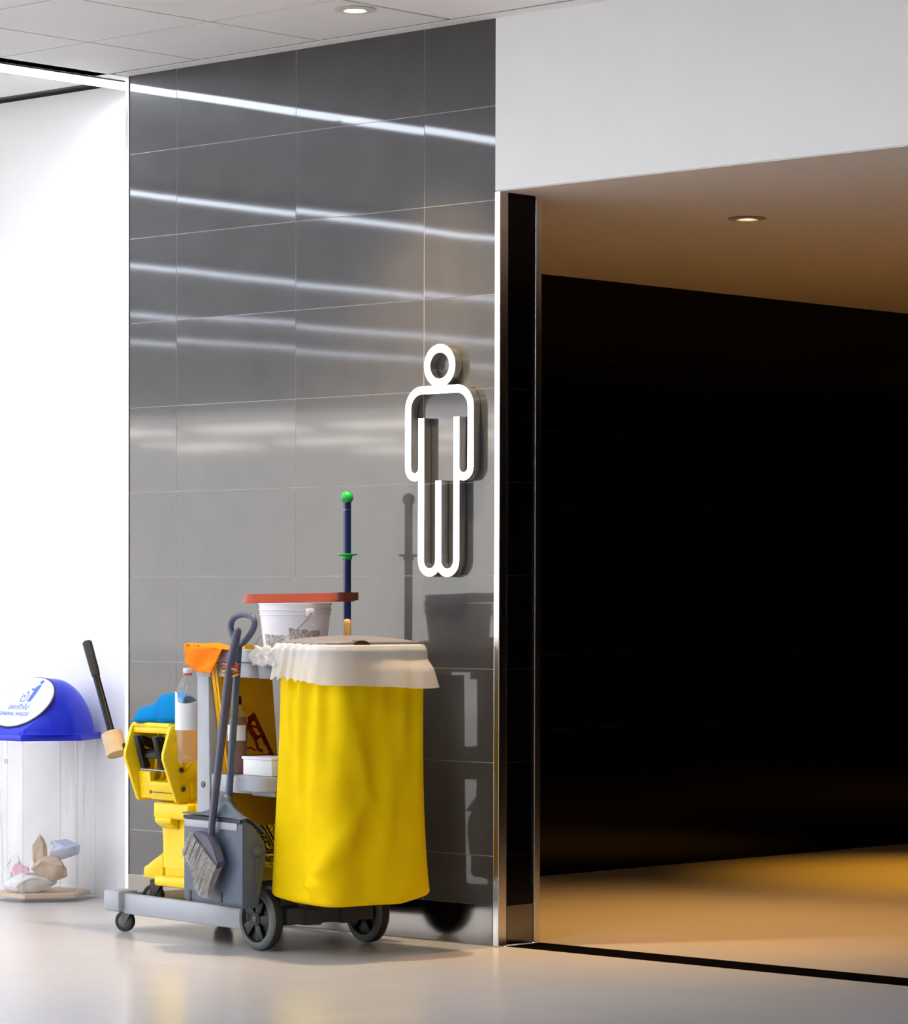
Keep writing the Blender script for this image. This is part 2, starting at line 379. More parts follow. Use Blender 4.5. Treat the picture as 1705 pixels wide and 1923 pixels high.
def downlight(x, y, z, label, wm, rim, power, col, r=0.034, spot=True, ang=84, blend=1.0):
    t = thing('downlight', label, 'ceiling light', (x, y, z), 'recessed downlights')
    part('rim', lathe(NB(), [(r * 1.05, 0.0), (r * 1.9, -0.001), (r * 1.95, -0.004), (r * 1.1, -0.007), (r * 1.0, -0.002)], (x, y, z), caps=False), rim, t)
    part('lamp', lathe(NB(), [(0.0, -0.004), (r * 0.7, -0.0045), (r * 1.0, -0.001)], (x, y, z), caps=False), wm, t)
    if spot:
        l = bpy.data.lights.new('lamp_light', 'SPOT'); l.energy = power; l.color = col; l.spot_size = math.radians(ang); l.spot_blend = blend; l.shadow_soft_size = 0.035
        o = bpy.data.objects.new('lamp_light', l); COL.objects.link(o); o.parent = t; o.location = (0, 0, -0.02)
downlight(-0.228, -0.417, ZC, 'small warm downlight in the hall ceiling panels above the cart', 'lamp_w', 'lampring', HALL_SPOT_W, (1.0, 0.74, 0.45))
for x in (-5.2,):
    downlight(x, -0.417, ZC if x > -2 else ZL, 'warm downlight outside the photograph along the wall', 'lamp_w', 'lampring', HALL_SPOT_W, (1.0, 0.74, 0.45))
downlight(0.131, 1.119, ZS, 'amber downlight in the passage ceiling just behind the opening', 'lamp_a', 'lampring_p', PASS_SPOT_W * 1.5, (1.0, 0.50, 0.12), blend=1.0)
for x, y, k, a in ((-0.40, 3.45, 2.0, 62), (0.77, 7.95, 0.7, 80), (1.5, 5.4, 0.4, 80)):
    downlight(x, y, ZS, 'amber downlight deeper in the passage, outside the photograph', 'lamp_a', 'lampring_p', PASS_SPOT_W * 0.85 * k, (1.0, 0.45, 0.03), ang=a, blend=1.0)
# warm tubes of the far hall, seen only as broken reflections in the tiles
for k in range(15):
    x = -13.0 - 2.2 * (k % 5) - 1.1 * (k // 5 % 2); y = -17.4 - 2.4 * (k // 5); z = 2.93
    t = thing('tube_light', 'warm white tube light of the far hall, seen mirrored in the tiles', 'ceiling light', (x, y, z), 'tube lights of the far hall')
    part('diffuser', box(NB(), x - 0.7, x + 0.7, y - 0.35, y + 0.35, z, z + 0.02), 'tube', t, smooth=False)
    part('housing', box(NB(), x - 0.73, x + 0.73, y - 0.38, y + 0.38, z + 0.021, z + 0.04), 'lampring', t, smooth=False)

# ================================================================== RESTROOM SIGN
y0, y1, sw = -0.036, -0.004, 0.0265
t = thing('restroom_sign', 'brushed steel outline of a standing man fixed to the tiled wall', 'sign', (-0.22, 0, 1.19))
part('head', ribbon_prism(NB(), arc(-0.2185, 1.869, 0.0560, -90, 270, 40), 0.0275, 'xz', y0 - 0.0004, y1 + 0.0004), 'steel_s', t)
bm = NB()
p1 = arc(-0.330, 1.540, 0.0298, 0, -180) + arc(-0.2998, 1.732, 0.060, 180, 90) + arc(-0.1415, 1.732, 0.060, 90, 0) + arc(-0.1128, 1.540, 0.0312, 0, -180)
ribbon_prism(bm, p1, sw, 'xz', y0 + 0.0004, y1)
ribbon_prism(bm, [(-0.3005, 1.702)] + arc(-0.262, 1.2385, 0.0385, 180, 360) + [(-0.2235, 1.498)], sw, 'xz', y0, y1 - 0.0003)
ribbon_prism(bm, [(-0.144, 1.702)] + arc(-0.18375, 1.2385, 0.03975, 360, 180), sw, 'xz', y0 + 0.0007, y1 - 0.0006)
part('body', bm, 'steel_s', t)

# ================================================================== CLEANING CART (cart frame: x along, y across, z up)
cart = thing('cleaning_cart', 'grey janitor cart with big black wheels parked before the tiled wall', 'cart', (-0.25, 0.2, 0), cart=True)
bm = NB()
box(bm, -0.795, -0.085, -0.022, 0.006, 0.060, 0.128, 0.006)
box(bm, -0.795, -0.085, 0.395, 0.420, 0.060, 0.128, 0.006)
box(bm, -0.835, -0.795, 0.0, 0.40, 0.060, 0.128, 0.006)
box(bm, -0.865, -0.770, -0.045, 0.04, 0.066, 0.138, 0.012)
box(bm, -0.865, -0.770, 0.36, 0.44, 0.066, 0.138, 0.012)
part('platform_rail', bm, 'lgrey', cart)
part('platform', box(NB(), -0.80, -0.085, 0.004, 0.398, 0.064, 0.082), 'chassis', cart)
bm = NB()
box(bm, -0.085, 0.085, 0.03, 0.375, 0.085, 0.137, 0.004)
box(bm, -0.10, -0.06, -0.018, 0.03, 0.062, 0.19, 0.004)
box(bm, 0.02, 0.095, 0.10, 0.16, 0.080, 0.130, 0.003); box(bm, 0.02, 0.095, 0.24, 0.30, 0.080, 0.130, 0.003)
box(bm, -0.03, 0.05, 0.03, 0.10, 0.135, 0.20, 0.004)
part('chassis', bm, 'chassis', cart)
def post(x0, x1, ya, yb, zt):
    bm = NB(); prism(bm, [(x0, 0.128), (x1 + 0.008, 0.128), (x1 - 0.004, zt), (x0, zt)], 'xz', ya, yb, 0.004); return bm
p = part('post', post(-0.373, -0.303, 0.0, 0.034, 0.862), 'lgrey', cart)
part('screw', lathe(NB(), [(0.0, 0.0), (0.010, 0.0), (0.010, 0.003), (0.0, 0.004)], (-0.335, -0.001, 0.512), 20, 'Y'), 'screw', p)
part('post', post(-0.373, -0.303, 0.386, 0.42, 0.862), 'lgrey', cart)
part('post', post(0.018, 0.052, 0.386, 0.42, 0.862), 'lgrey', cart)
part('back_panel', box(NB(), -0.300, 0.016, 0.398, 0.408, 0.140, 0.862, 0.002), 'chassis', cart)  # unseen panel, added to stop light shining through the cart
# top tray: rim, floor, tool-holder bracket and hanging cups
bm = NB()
box(bm, -0.376, -0.118, -0.004, 0.022, 0.912, 0.950, 0.004); box(bm, -0.376, 0.10, 0.40, 0.424, 0.908, 0.950, 0.004)
box(bm, -0.378, -0.352, 0.0, 0.42, 0.908, 0.950, 0.004); box(bm, 0.045, 0.065, 0.02, 0.42, 0.908, 0.950, 0.003)
box(bm, -0.376, -0.300, 0.0, 0.036, 0.860, 0.915, 0.003)
box(bm, -0.30, 0.05, 0.012, 0.028, 0.862, 0.912, 0.003)
part('top_tray', bm, 'lgrey', cart)
part('tray_floor', box(NB(), -0.250, 0.05, 0.02, 0.405, 0.925, 0.948), 'lgrey', cart)
bm = NB(); box(bm, -0.126, 0.085, -0.026, -0.006, 0.902, 0.953, 0.003)
tb = part('tool_holder', bm, 'lgrey', cart)
bm = NB(); box(bm, -0.106, -0.101, -0.0275, -0.0255, 0.912, 0.948); box(bm, -0.106, -0.035, -0.0275, -0.0255, 0.909, 0.9125); box(bm, -0.022, 0.08, -0.0275, -0.0255, 0.909, 0.9125)
part('slot', bm, 'ink', tb, smooth=False)
bm = NB(); lathe(bm, [(0.0, 0.862), (0.024, 0.862), (0.028, 0.870), (0.029, 0.902), (0.0, 0.902)], (0.020, 0.0, 0.0), 28)
part('cup', bm, 'lgrey', cart)
bm = NB(); lathe(bm, [(0.0, 0.864), (0.036, 0.864), (0.040, 0.872), (0.040, 0.902), (0.0, 0.902)], (-0.075, 0.028, 0.0), 28)
part('cup', bm, 'lgrey', cart)
# middle shelf
bm = NB()
box(bm, -0.250, 0.05, 0.03, 0.40, 0.525, 0.548); box(bm, -0.300, 0.05, 0.006, 0.032, 0.492, 0.548, 0.003)
prism(bm, arc(-0.095, 0.012, 0.060, 180, 250, 8) + arc(0.015, -0.010, 0.050, -90, -20, 6) + [(0.07, 0.03), (-0.155, 0.03)], 'xy', 0.507, 0.549, 0.0)
box(bm, -0.06, 0.06, -0.004, 0.03, 0.488, 0.508, 0.004)
part('middle_shelf', bm, 'lgrey', cart)
def big_wheel(x, yf):
    c = (x, yf, 0.1005); yb = yf + 0.045
    wh = part('wheel', lathe(NB(), [(0.078, 0.0), (0.090, -0.002), (0.0985, -0.010), (0.1003, -0.022), (0.0985, -0.036), (0.09, -0.044), (0.0, -0.045)], c, 64, 'Y', caps=False), 'rubber', cart)
    bm = NB(); lathe(bm, [(0.074, -0.012), (0.074, 0.0005), (0.088, 0.0005), (0.0965, -0.006), (0.0985, -0.012)], c, 64, 'Y', caps=False)
    part('tyre_wall', bm, 'tread', wh)
    bm = NB()
    lathe(bm, [(0.0, -0.014), (0.074, -0.014), (0.074, -0.020), (0.0, -0.020)], c, 64, 'Y', caps=False)
    for k in range(5):
        R = Matrix.Translation(c) @ Matrix.Rotation(2 * PI * k / 5 + 0.35, 4, 'Y')
        tt = NB(); prism(tt, [(-0.010, 0.012), (0.010, 0.012), (0.022, 0.070), (-0.022, 0.070)], 'xz', 0.002, 0.015, 0.002); merge(bm, tt, R)
    lathe(bm, [(0.0, 0.001), (0.020, 0.0), (0.023, -0.004), (0.023, -0.015)], c, 32, 'Y', caps=False)
    part('hub', bm, 'blackp', wh)
    part('axle_cap', lathe(NB(), [(0.0, 0.007), (0.004, 0.0065), (0.0045, 0.004), (0.009, 0.0035), (0.010, 0.001)], c, 24, 'Y', caps=False), 'screw', wh, label='brassy axle cap')
big_wheel(-0.002, -0.030); big_wheel(0.004, 0.388)
part('axle', tube(NB(), [(0.001, -0.01, 0.1005), (0.001, 0.41, 0.1005)], 0.008), 'chassis', cart)
def caster(parent, x, y, z0, r, ztop, rot=0.4, wd=0.022):
    Rz = Matrix.Translation((x, y, 0)) @ Matrix.Rotation(rot, 4, 'Z'); off = r * 0.45
    tt = NB(); lathe(tt, [(0.0, 0.0), (r * .9, 0.0), (r, -0.003), (r, -wd + 0.003), (r * .9, -wd), (0.0, -wd)], (-off, -wd / 2 , z0 + r), 32, 'Y', caps=False)
    b = NB(); merge(b, tt, Rz); wv = part('caster_wheel', b, 'rubber', parent)
    b = NB(); tt = NB(); lathe(tt, [(0.0, 0.002), (r * .55, 0.001), (r * .6, 0.0)], (-off, -wd / 2, z0 + r), 24, 'Y', caps=False); merge(b, tt, Rz); part('hub', b, 'tread', wv)
    b = NB(); tt = NB()
    for s in (-1, 1):
        prism(tt, [(-off - 0.008, z0 + r - 0.008), (-off + 0.006, z0 + r - 0.010), (0.016, z0 + 2 * r), (0.016, ztop - 0.005), (-0.022, ztop - 0.005)], 'xz', s * (wd / 2 + 0.002), s * (wd / 2 + 0.005))
    box(tt, -0.022, 0.016, -wd / 2 - 0.005, wd / 2 + 0.005, ztop - 0.008, ztop - 0.003); lathe(tt, [(0.012, ztop - 0.004), (0.012, ztop + 0.002)], (0, 0, 0), 16)
    merge(b, tt, Rz); part('caster_fork', b, 'screw', parent)
caster(cart, -0.768, -0.002, 0.0, 0.034, 0.068, 0.5); caster(cart, -0.735, 0.375, 0.0, 0.034, 0.064, 0.5)

# ------------------------------------------------------------------ yellow bag with liner and lid
def rrect(x0, x1, y0, y1, r, s):
    """point and outward normal at perimeter fraction s (starting at front-left, running along the front)"""
    r = min(r, (x1 - x0) / 2 - 1e-4, (y1 - y0) / 2 - 1e-4); a, b, q = x1 - x0 - 2 * r, y1 - y0 - 2 * r, PI * r / 2
    d = (s % 1.0) * (2 * a + 2 * b + 4 * q)
    segs = [('l', a, (x0 + r, y0), (1, 0), (0, -1)), ('c', q, (x1 - r, y0 + r), -90, 0), ('l', b, (x1, y0 + r), (0, 1), (1, 0)), ('c', q, (x1 - r, y1 - r), 0, 0),
            ('l', a, (x1 - r, y1), (-1, 0), (0, 1)), ('c', q, (x0 + r, y1 - r), 90, 0), ('l', b, (x0, y1 - r), (0, -1), (-1, 0)), ('c', q, (x0 + r, y0 + r), 180, 0)]
    for kind, ln, c, e, n in segs:
        if d <= ln or kind == 'c' and c == (x0 + r, y0 + r):
            if kind == 'l': return Vector((c[0] + e[0] * d, c[1] + e[1] * d)), Vector(n)
            an = math.radians(e + 90 * min(1, d / ln)); nn = Vector((math.cos(an), math.sin(an))); return Vector(c) + nn * r, nn
        d -= ln
BX0, BX1, BY0, BY1 = 0.054, 0.380, -0.018, 0.372
def bag_pt(u, v):
    z = 0.935 - (0.935 - 0.175) * v
    fl = 0.018 * v * v                                   # widens towards the hem
    p, n = rrect(BX0 - 0.35 * fl, BX1 + fl, BY0 - 0.3 * fl, BY1 + 1.5 * fl, 0.085 - 0.02 * v, u)
    top = max(0, 1 - v * 1.7)
    d = 0.006 * top * math.sin(52 * u * 2) * (0.6 + 0.4 * math.sin(17 * u)) + 0.004 * math.sin(31 * u + 3.0 * v) * (0.5 + 0.5 * v)
    # soft diagonal creases that fan out from the top corner over the right half
    for (u0, u1, a, wdt, va, vb) in ((0.16, 0.30, 0.009, 0.030, 0.0, 0.70), (0.27, 0.12, 0.012, 0.030, 0.55, 1.0), (0.05, 0.09, 0.006, 0.02, 0.0, 0.9), (0.11, 0.13, 0.007, 0.025, 0.1, 1.0), (0.36, 0.30, 0.008, 0.03, 0.2, 1.0), (0.02, 0.045, 0.006, 0.012, 0.05, 0.45)):
        if va <= v <= vb:
            k = (v - va) / (vb - va); uc = u0 + (u1 - u0) * k
            d += a * math.exp(-((u - uc) / wdt) ** 2) * math.sin(PI * k) ** 0.7
    for (uu, vv, a, su, sv) in ((0.12, 0.93, 0.006, 0.018, 0.02), (0.10, 0.96, -0.006, 0.02, 0.015), (0.15, 0.90, -0.005, 0.03, 0.02), (0.03, 0.14, -0.010, 0.02, 0.05)):
        d += a * math.exp(-((u - uu) / su) ** 2 - ((v - vv) / sv) ** 2)
    d *= 2.0
    return Vector((p.x + n.x * d, p.y + n.y * d, z))
bm = NB(); NU, NV = 150, 70
vs = grid(bm, bag_pt, NU, NV, closed_u=True)
prev = vs[-1]; c = sum((v.co for v in prev), Vector()) / NU
for k, (s, dz) in enumerate(((0.975, -0.007), (0.90, -0.012), (0.72, -0.015), (0.40, -0.016))):
    ring = [bm.verts.new((c.x + (v.co.x - c.x) * s, c.y + (v.co.y - c.y) * s, 0.175 + dz)) for v in vs[-1]]
    for i in range(NU): bm.faces.new((prev[i], prev[(i + 1) % NU], ring[(i + 1) % NU], ring[i]))
    prev = ring
bm.faces.new(prev)
for v in bm.verts:                                   # hem line: lifted at the left front and right back corners
    if v.co.z < 0.5:
        k = (0.5 - v.co.z) / 0.34; q = max(0, 1 - (v.co.x - BX0) / 0.12) * 0.018 + max(0, (v.co.y - 0.25) / 0.12) * 0.018
        v.co.z += k * q
single('cart_bag', bm, 'bag', 'large yellow fabric bag hanging from the right end of the cart', 'bag', (0.21, 0.18, 0.155), cart=True, smooth='all')
# plastic liner folded over the rim
def liner_pt(u, v):
    p, n = rrect(BX0, BX1, BY0, BY1, 0.075, u)
    wob = math.sin(2 * PI * 9 * u + 1.3) * 0.5 + math.sin(2 * PI * 23 * u) * 0.3 + math.sin(2 * PI * 5 * u + 4) * 0.4
    left = math.exp(-((u - 0.02) / 0.10) ** 2) + math.exp(-((u - 1.0) / 0.14) ** 2)          # bunched at the left front
    right = math.exp(-((u - 0.42) / 0.13) ** 2)
    wk = wob * min(1, 0.35 + left)
    zl = 0.848 + 0.018 * left - 0.012 * right + 0.004 * wk
    prof = [(-0.020, 0.966), (-0.004, 0.973), (0.010, 0.970), (0.018, 0.955), (0.020 + 0.003 * wk, 0.925), (0.022 + 0.005 * wk + 0.018 * right, 0.895), (0.024 + 0.006 * wk + 0.034 * right, zl)]
    k = v * (len(prof) - 1); i = min(int(k), len(prof) - 2); f = k - i
    o = prof[i][0] * (1 - f) + prof[i + 1][0] * f; z = prof[i][1] * (1 - f) + prof[i + 1][1] * f
    o += left * 0.006 * math.sin(2 * PI * 31 * u + 6 * v) * v + 0.004 * right * math.sin(60 * u) * v
    z += left * 0.006 * math.sin(2 * PI * 33 * u + 3 * v) * min(1, 3 * v)
    return Vector((p.x + n.x * o, p.y + n.y * o, z))
bm = NB(); grid(bm, liner_pt, 220, 30, closed_u=True)
# loose tuft of film pulled over the tray corner
def tuft(u, v):
    x = -0.005 + 0.12 * u + 0.012 * math.sin(9 * v); z = 0.962 - 0.055 * v + 0.006 * math.sin(14 * u + 5 * v)
    y = -0.034 - 0.012 * v - 0.008 * math.sin(17 * u + 3 * v)
    return Vector((x, y, z))
grid(bm, tuft, 30, 14)
single('bin_liner', bm, 'liner', 'white translucent plastic liner folded over the rim of the yellow bag', 'plastic bag', (0.21, 0.18, 0.85), cart=True, smooth='all', recalc=False)
t = thing('bag_lid', 'flat grey lid with a finger hole lying on the bag rim', 'lid', (0.21, 0.18, 0.96), cart=True)
def lid_pt(u, v):
    k = min(1, v * 1.15); s = 1 - k
    p, n = rrect(BX0 - 0.008, BX1 - 0.008, BY0 + 0.006, BY1 - 0.006, 0.06, u); c = Vector((0.213, 0.177))
    q = c + (p - c) * (s if v < 0.99 else 0.0); return Vector((q.x, q.y, 0.973 + 0.020 * (1 - s * s)))
bm = NB(); vs = grid(bm, lid_pt, 80, 10, closed_u=True)
part('lid_panel', bm, 'lgrey2', t, thick=0.012)
bm = NB(); prism(bm, arc(0.10, 0.966, 0.036, 0, 180, 14), 'yz', BX1 - 0.050, BX1 + 0.0005, 0.0)
for v in bm.verts: v.co.z = 0.967 + (v.co.z - 0.966) * 0.52
part('finger_hole', bm, 'brownhole', t, label='dark brown arched finger hole')

# ------------------------------------------------------------------ white bucket with red tray on top
bc = (-0.107, 0.20)
t = thing('bucket', 'white plastic bucket with wire bail and torn label on the cart tray', 'bucket', (bc[0], bc[1], 0.949), cart=True)
ZB = 0.949
prof = [(0.0, ZB), (0.096, ZB), (0.1005, ZB + 0.003), (0.113, ZB + 0.112), (0.1165, ZB + 0.113), (0.1165, ZB + 0.116), (0.1135, ZB + 0.117), (0.1150, ZB + 0.127), (0.1185, ZB + 0.128), (0.1185, ZB + 0.131), (0.1155, ZB + 0.132), (0.1165, ZB + 0.146), (0.1195, ZB + 0.147), (0.1195, ZB + 0.151), (0.113, ZB + 0.151), (0.100, ZB + 0.01), (0.0, ZB + 0.01)]
part('bucket_shell', lathe(NB(), prof, (bc[0], bc[1], 0), 64, caps=False), 'wbucket', t)
ea = math.radians(-11); er = 0.117                     # ear on the side facing the hall
def on_shell(a, z, e=0.0008):
    r = 0.1005 + (z - ZB) / 0.112 * 0.0125 + e; return Vector((bc[0] + r * math.cos(a), bc[1] + r * math.sin(a), z))
bm = NB(); tt = NB(); box(tt, -0.005, 0.006, -0.016, 0.016, -0.012, 0.012, 0.003); merge(bm, tt, Matrix.Translation((bc[0] + er * math.cos(ea), bc[1] + er * math.sin(ea), ZB + 0.122)) @ Matrix.Rotation(ea, 4, 'Z')); part('ear', bm, 'wbucket', t)
bm = NB(); tt = NB(); box(tt, -0.005, 0.006, -0.016, 0.016, -0.012, 0.012, 0.003); merge(bm, tt, Matrix.Translation((bc[0] - er * math.cos(ea), bc[1] - er * math.sin(ea), ZB + 0.122)) @ Matrix.Rotation(ea, 4, 'Z')); part('ear', bm, 'wbucket', t)
pts = []
for k in range(21):
    a = ea - PI * k / 20; hz = math.sin(PI * k / 20)
    r = 0.124 + 0.004 * hz; pts.append((bc[0] + r * math.cos(a), bc[1] + r * math.sin(a), ZB + 0.120 - 0.113 * hz ** 0.8))
part('bail', tube(NB(), pts, 0.0016, 8), 'wire', t)
def patch(a0, a1, z0, z1, jag):
    def fn(u, v):
        a = math.radians(a0 + (a1 - a0) * u); zt = z1 + jag * (math.sin(5 * u + 1) * 0.5 + math.sin(17 * u) * 0.25 + math.sin(29 * u) * .25)
        return on_shell(a, z0 + (zt - z0) * v)
    bm = NB(); grid(bm, fn, 24, 5); return bm
part('label_remnant', patch(-101, -54, ZB + 0.006, ZB + 0.050, 0.003), 'residue', t, label='grey scraped label remnant', recalc=False)
part('label_remnant', patch(-47, 12, ZB + 0.008, ZB + 0.066, 0.007), 'residue', t, label='grey scraped label remnant', recalc=False)
RT = CARTM.inverted() @ Matrix.Translation((0, 0, 0))
ang = math.radians(28)
TM = Matrix.Translation((bc[0] + 0.015, bc[1] + 0.003, ZB + 0.1535)) @ Matrix.Rotation(ang, 4, 'Z')
t = thing('plastic_tray', 'orange red shallow tray balanced upside down on the white bucket', 'tray', (bc[0], bc[1], ZB + 0.1515), cart=True)
def rr_poly(x0, x1, y0, y1, r, n=64): return [tuple(rrect(x0, x1, y0, y1, r, i / n)[0]) for i in range(n)]
bm = NB(); tt = NB()
prism(tt, rr_poly(-0.175, 0.185, -0.065, 0.065, 0.03), 'xy', 0.003, 0.028); prism(tt, rr_poly(-0.18, 0.178, -0.068, 0.068, 0.032), 'xy', 0.0, 0.008)
for v in tt.verts: v.co.z += 0.018 * v.co.x
merge(bm, tt, TM); part('tray_shell', bm, 'redtray', t)
bm = NB(); tt = NB(); prism(tt, rr_poly(0.150, 0.188, -0.066, 0.066, 0.018), 'xy', 0.004, 0.0295); merge(bm, tt, TM @ Matrix.Translation((0, 0, 0.003))); part('tray_end', bm, 'redtray_shade', t, label='rounded tray end with its shade painted in')

# ------------------------------------------------------------------ mop behind the tray, wooden brush handle
mx, my = -0.146, 0.438
t = thing('mop', 'upright navy blue mop pole with green ball knob behind the bucket', 'mop', (mx, my, 0.09), cart=True)
part('pole', tube(NB(), [(mx, my, 0.16), (mx, my, 1.20), (mx, my, 1.425), (mx, my, 1.44)], [0.0135, 0.0135, 0.0132, 0.0132], 20), 'navy', t)
part('knob', lathe(NB(), [(0.021 * math.sin(PI * k / 16) + (0.0 if k else 0), -0.021 * math.cos(PI * k / 16)) for k in range(17)], (mx, my, 1.446), 28, caps=False), 'green', t, label='green ball knob')
part('collar', lathe(NB(), [(0.0140, 1.243), (0.017, 1.244), (0.018, 1.254), (0.034, 1.258), (0.034, 1.262), (0.0150, 1.263)], (mx, my, 0), 32, caps=False), 'green', t, label='green flanged collar')
part('ferrule', tube(NB(), [(mx, my, 1.405), (mx, my, 1.407)], 0.0142, 20), 'wire', t)
part('clamp', box(NB(), mx - 0.05, mx + 0.05, my - 0.012, my + 0.012, 0.0835, 0.162, 0.004), 'blackp', t)
t = thing('hand_brush', 'pale wooden handle of a brush standing beside the blue mop pole', 'brush', (-0.062, 0.376, 0.949), cart=True)
part('handle', lathe(NB(), [(0.0, 0.9485), (0.011, 0.9485), (0.0115, 0.965), (0.0132, 1.0), (0.0135, 1.035), (0.012, 1.043), (0.007, 1.048), (0.0, 1.049)], (-0.062, 0.376, 0), 24, caps=False), 'wood', t)
part('ferrule', lathe(NB(), [(0.0125, 0.9490), (0.0125, 0.957), (0.0115, 0.957)], (-0.062, 0.376, 0), 24, caps=False), 'wire', t)

# ------------------------------------------------------------------ lobby dustpan hanging on the front rail
t = thing('dustpan', 'slate grey long-handled dustpan with hood hooked on the cart front', 'dustpan', (-0.08, -0.09, 0.145), cart=True)
X0, X1 = -0.242, 0.082
bm = NB()
pf = [(-0.140, 0.158), (-0.140, 0.405), (-0.134, 0.420), (-0.100, 0.405), (-0.056, 0.355), (-0.048, 0.325), (-0.050, 0.300), (-0.078, 0.150), (-0.085, 0.145), (-0.134, 0.148)]
prism(bm, pf, 'yz', X0, X1, 0.004); part('pan_body', bm, 'dgrey', t)
def hood(u, v):
    x = X0 - 0.002 + (X1 - X0 + 0.004) * u; c = (u - 0.60)
    pk = 0.052 * math.exp(-(c / 0.26) ** 2) + 0.012 * math.exp(-(c / 0.09) ** 2)
    y = -0.145 + 0.097 * v; base = 0.431 - 0.006 * u - 0.075 * max(0, v - 0.25) ** 1.2
    return Vector((x, y, base + pk * math.sin(min(1, v * 2.2) * PI / 2) * (1 - 0.35 * v)))
bm = NB(); grid(bm, hood, 40, 18); part('hood', bm, 'dgrey', t, thick=0.004, smooth='all')
part('hood_shade_strip', box(NB(), X0 + 0.004, X1 - 0.006, -0.1440, -0.136, 0.4130, 0.4240), 'ink', t)  # black strip stands in for the shade under the hood edge
part('label_strip', box(NB(), X0 + 0.006, X1 - 0.028, -0.1420, -0.1400, 0.388, 0.4115, 0.0007), 'lgrey', t, label='pale grey strip under the hood')
bm = NB(); lathe(bm, [(0.0, 0.010), (0.014, 0.009), (0.016, 0.0)], (X1, -0.088, 0.325), 24, 'X', caps=False); part('pivot', bm, 'dgrey', t)
bm = NB(); tt = NB(); box(tt, -0.001, 0.0015, -0.006, 0.006, -0.060, 0.060, 0.0005); merge(bm, tt, Matrix.Translation((X1, -0.088, 0.248)) @ Matrix.Rotation(math.radians(-6), 4, 'X')); part('side_groove', bm, 'purple', t)
bm = NB(); box(bm, X0 + 0.030, X0 + 0.044, -0.1415, -0.138, 0.150, 0.185, 0.001); part('foot_slot', bm, 'ink', t); bm = NB(); box(bm, X0 + 0.205, X0 + 0.217, -0.1415, -0.138, 0.157, 0.190, 0.001); part('foot_slot', bm, 'ink', t)
hx, hy = -0.088, -0.072
ht = Vector((-0.050, -0.062, 0.962))
h = part('handle', tube(NB(), [(hx, -0.092, 0.44), (hx, hy, 0.49), tuple(ht)], [0.0125, 0.0115, 0.0115], 18), 'dgrey', t)
bm = NB(); lp = []
for k in range(28):
    a = 2 * PI * k / 28; wx = 0.084 * (0.72 + 0.28 * math.sin(a))
    lp.append((-0.022 + wx * math.cos(a) + 0.012 * (1 - math.sin(a)) * -0.9, -0.062, 1.018 + 0.047 * math.sin(a)))
tube(bm, lp, 0.0105, 14, closed=True); part('grip', bm, 'dgrey', t)
part('socket', lathe(NB(), [(0.040, 0.425), (0.036, 0.455), (0.022, 0.485), (0.0135, 0.493)], (hx, -0.088, 0), 28), 'dgrey', t)

# ------------------------------------------------------------------ broom in front of the dustpan
t = thing('broom', 'worn broom with grey bristles and dark violet pole leaning before the dustpan', 'broom', (-0.05, -0.18, 0.16), cart=True)
part('pole', tube(NB(), [(-0.006, -0.092, 1.022), (-0.010, -0.094, 1.012), (-0.030, -0.110, 0.90), (-0.052, -0.163, 0.40), (-0.054, -0.166, 0.345)], [0.006, 0.0125, 0.0145, 0.0115, 0.0125], 18), 'purple', t)
BA = math.radians(-38); BO = Vector((-0.052, -0.170, 0.348))
def bl(a, b, y=0.0): # broom plane: a along the head (down to the right), b square to it (down to the left)
    e1 = Vector((math.cos(BA) * 1.25, 0, math.sin(BA))); e2 = Vector((-0.62, 0, -0.90)); return BO + e1 * a + e2 * b + Vector((0, y, 0))
def quadprism(bm, pts, y0, y1):
    A = [bm.verts.new(bl(a, b, y0)) for a, b in pts]; B = [bm.verts.new(bl(a, b, y1)) for a, b in pts]; n = len(pts)
    bm.faces.new(A); bm.faces.new(B[::-1])
    for i in range(n): bm.faces.new((A[i], A[(i + 1) % n], B[(i + 1) % n], B[i]))
bm = NB(); quadprism(bm, [(-0.060, 0.004), (-0.022, -0.016), (0.0, -0.022), (0.030, -0.014), (0.080, 0.012), (0.080, 0.034), (-0.062, 0.022)], -0.018, 0.014)
bmesh.ops.bevel(bm, geom=bm.edges[:], offset=0.003, segments=2, affect='EDGES'); part('head', bm, 'purple', t)
bm = NB(); rnd = random.Random(3)
for i in range(900):
    a = rnd.uniform(-0.066, 0.080); y = rnd.uniform(-0.026, 0.010); L = 0.088 + 0.012 * math.sin(40 * a) + rnd.uniform(-0.010, 0.010) + 0.022 * (a > 0.03)
    sp = rnd.uniform(-0.012, 0.012) - 0.10 * (0.0) ; wd = 0.0011
    b0 = 0.018 + 0.06 * a
    P0, P1, P2 = bl(a, b0, y), bl(a + sp * 0.3, b0 + L * 0.5, y - 0.002), bl(a + sp, b0 + L, y + rnd.uniform(-0.004, 0.004))
    dx = Vector((wd, rnd.uniform(-0.0008, 0.0008), 0))
    q = [bm.verts.new(P) for P in (P0 - dx, P0 + dx, P1 + dx, P1 - dx, P2 + dx * .6, P2 - dx * .6)]
    bm.faces.new((q[0], q[1], q[2], q[3])); bm.faces.new((q[3], q[2], q[4], q[5]))
quadprism(bm, [(-0.062, 0.020), (0.076, 0.030), (0.070, 0.118), (-0.074, 0.090)], -0.020, 0.006)
part('bristles', bm, 'bristle', t, smooth=False, recalc=False)
t = thing('elastic_band', 'red and yellow bands tied round the broom and dustpan handles', 'band', (-0.045, -0.09, 0.89), cart=True)
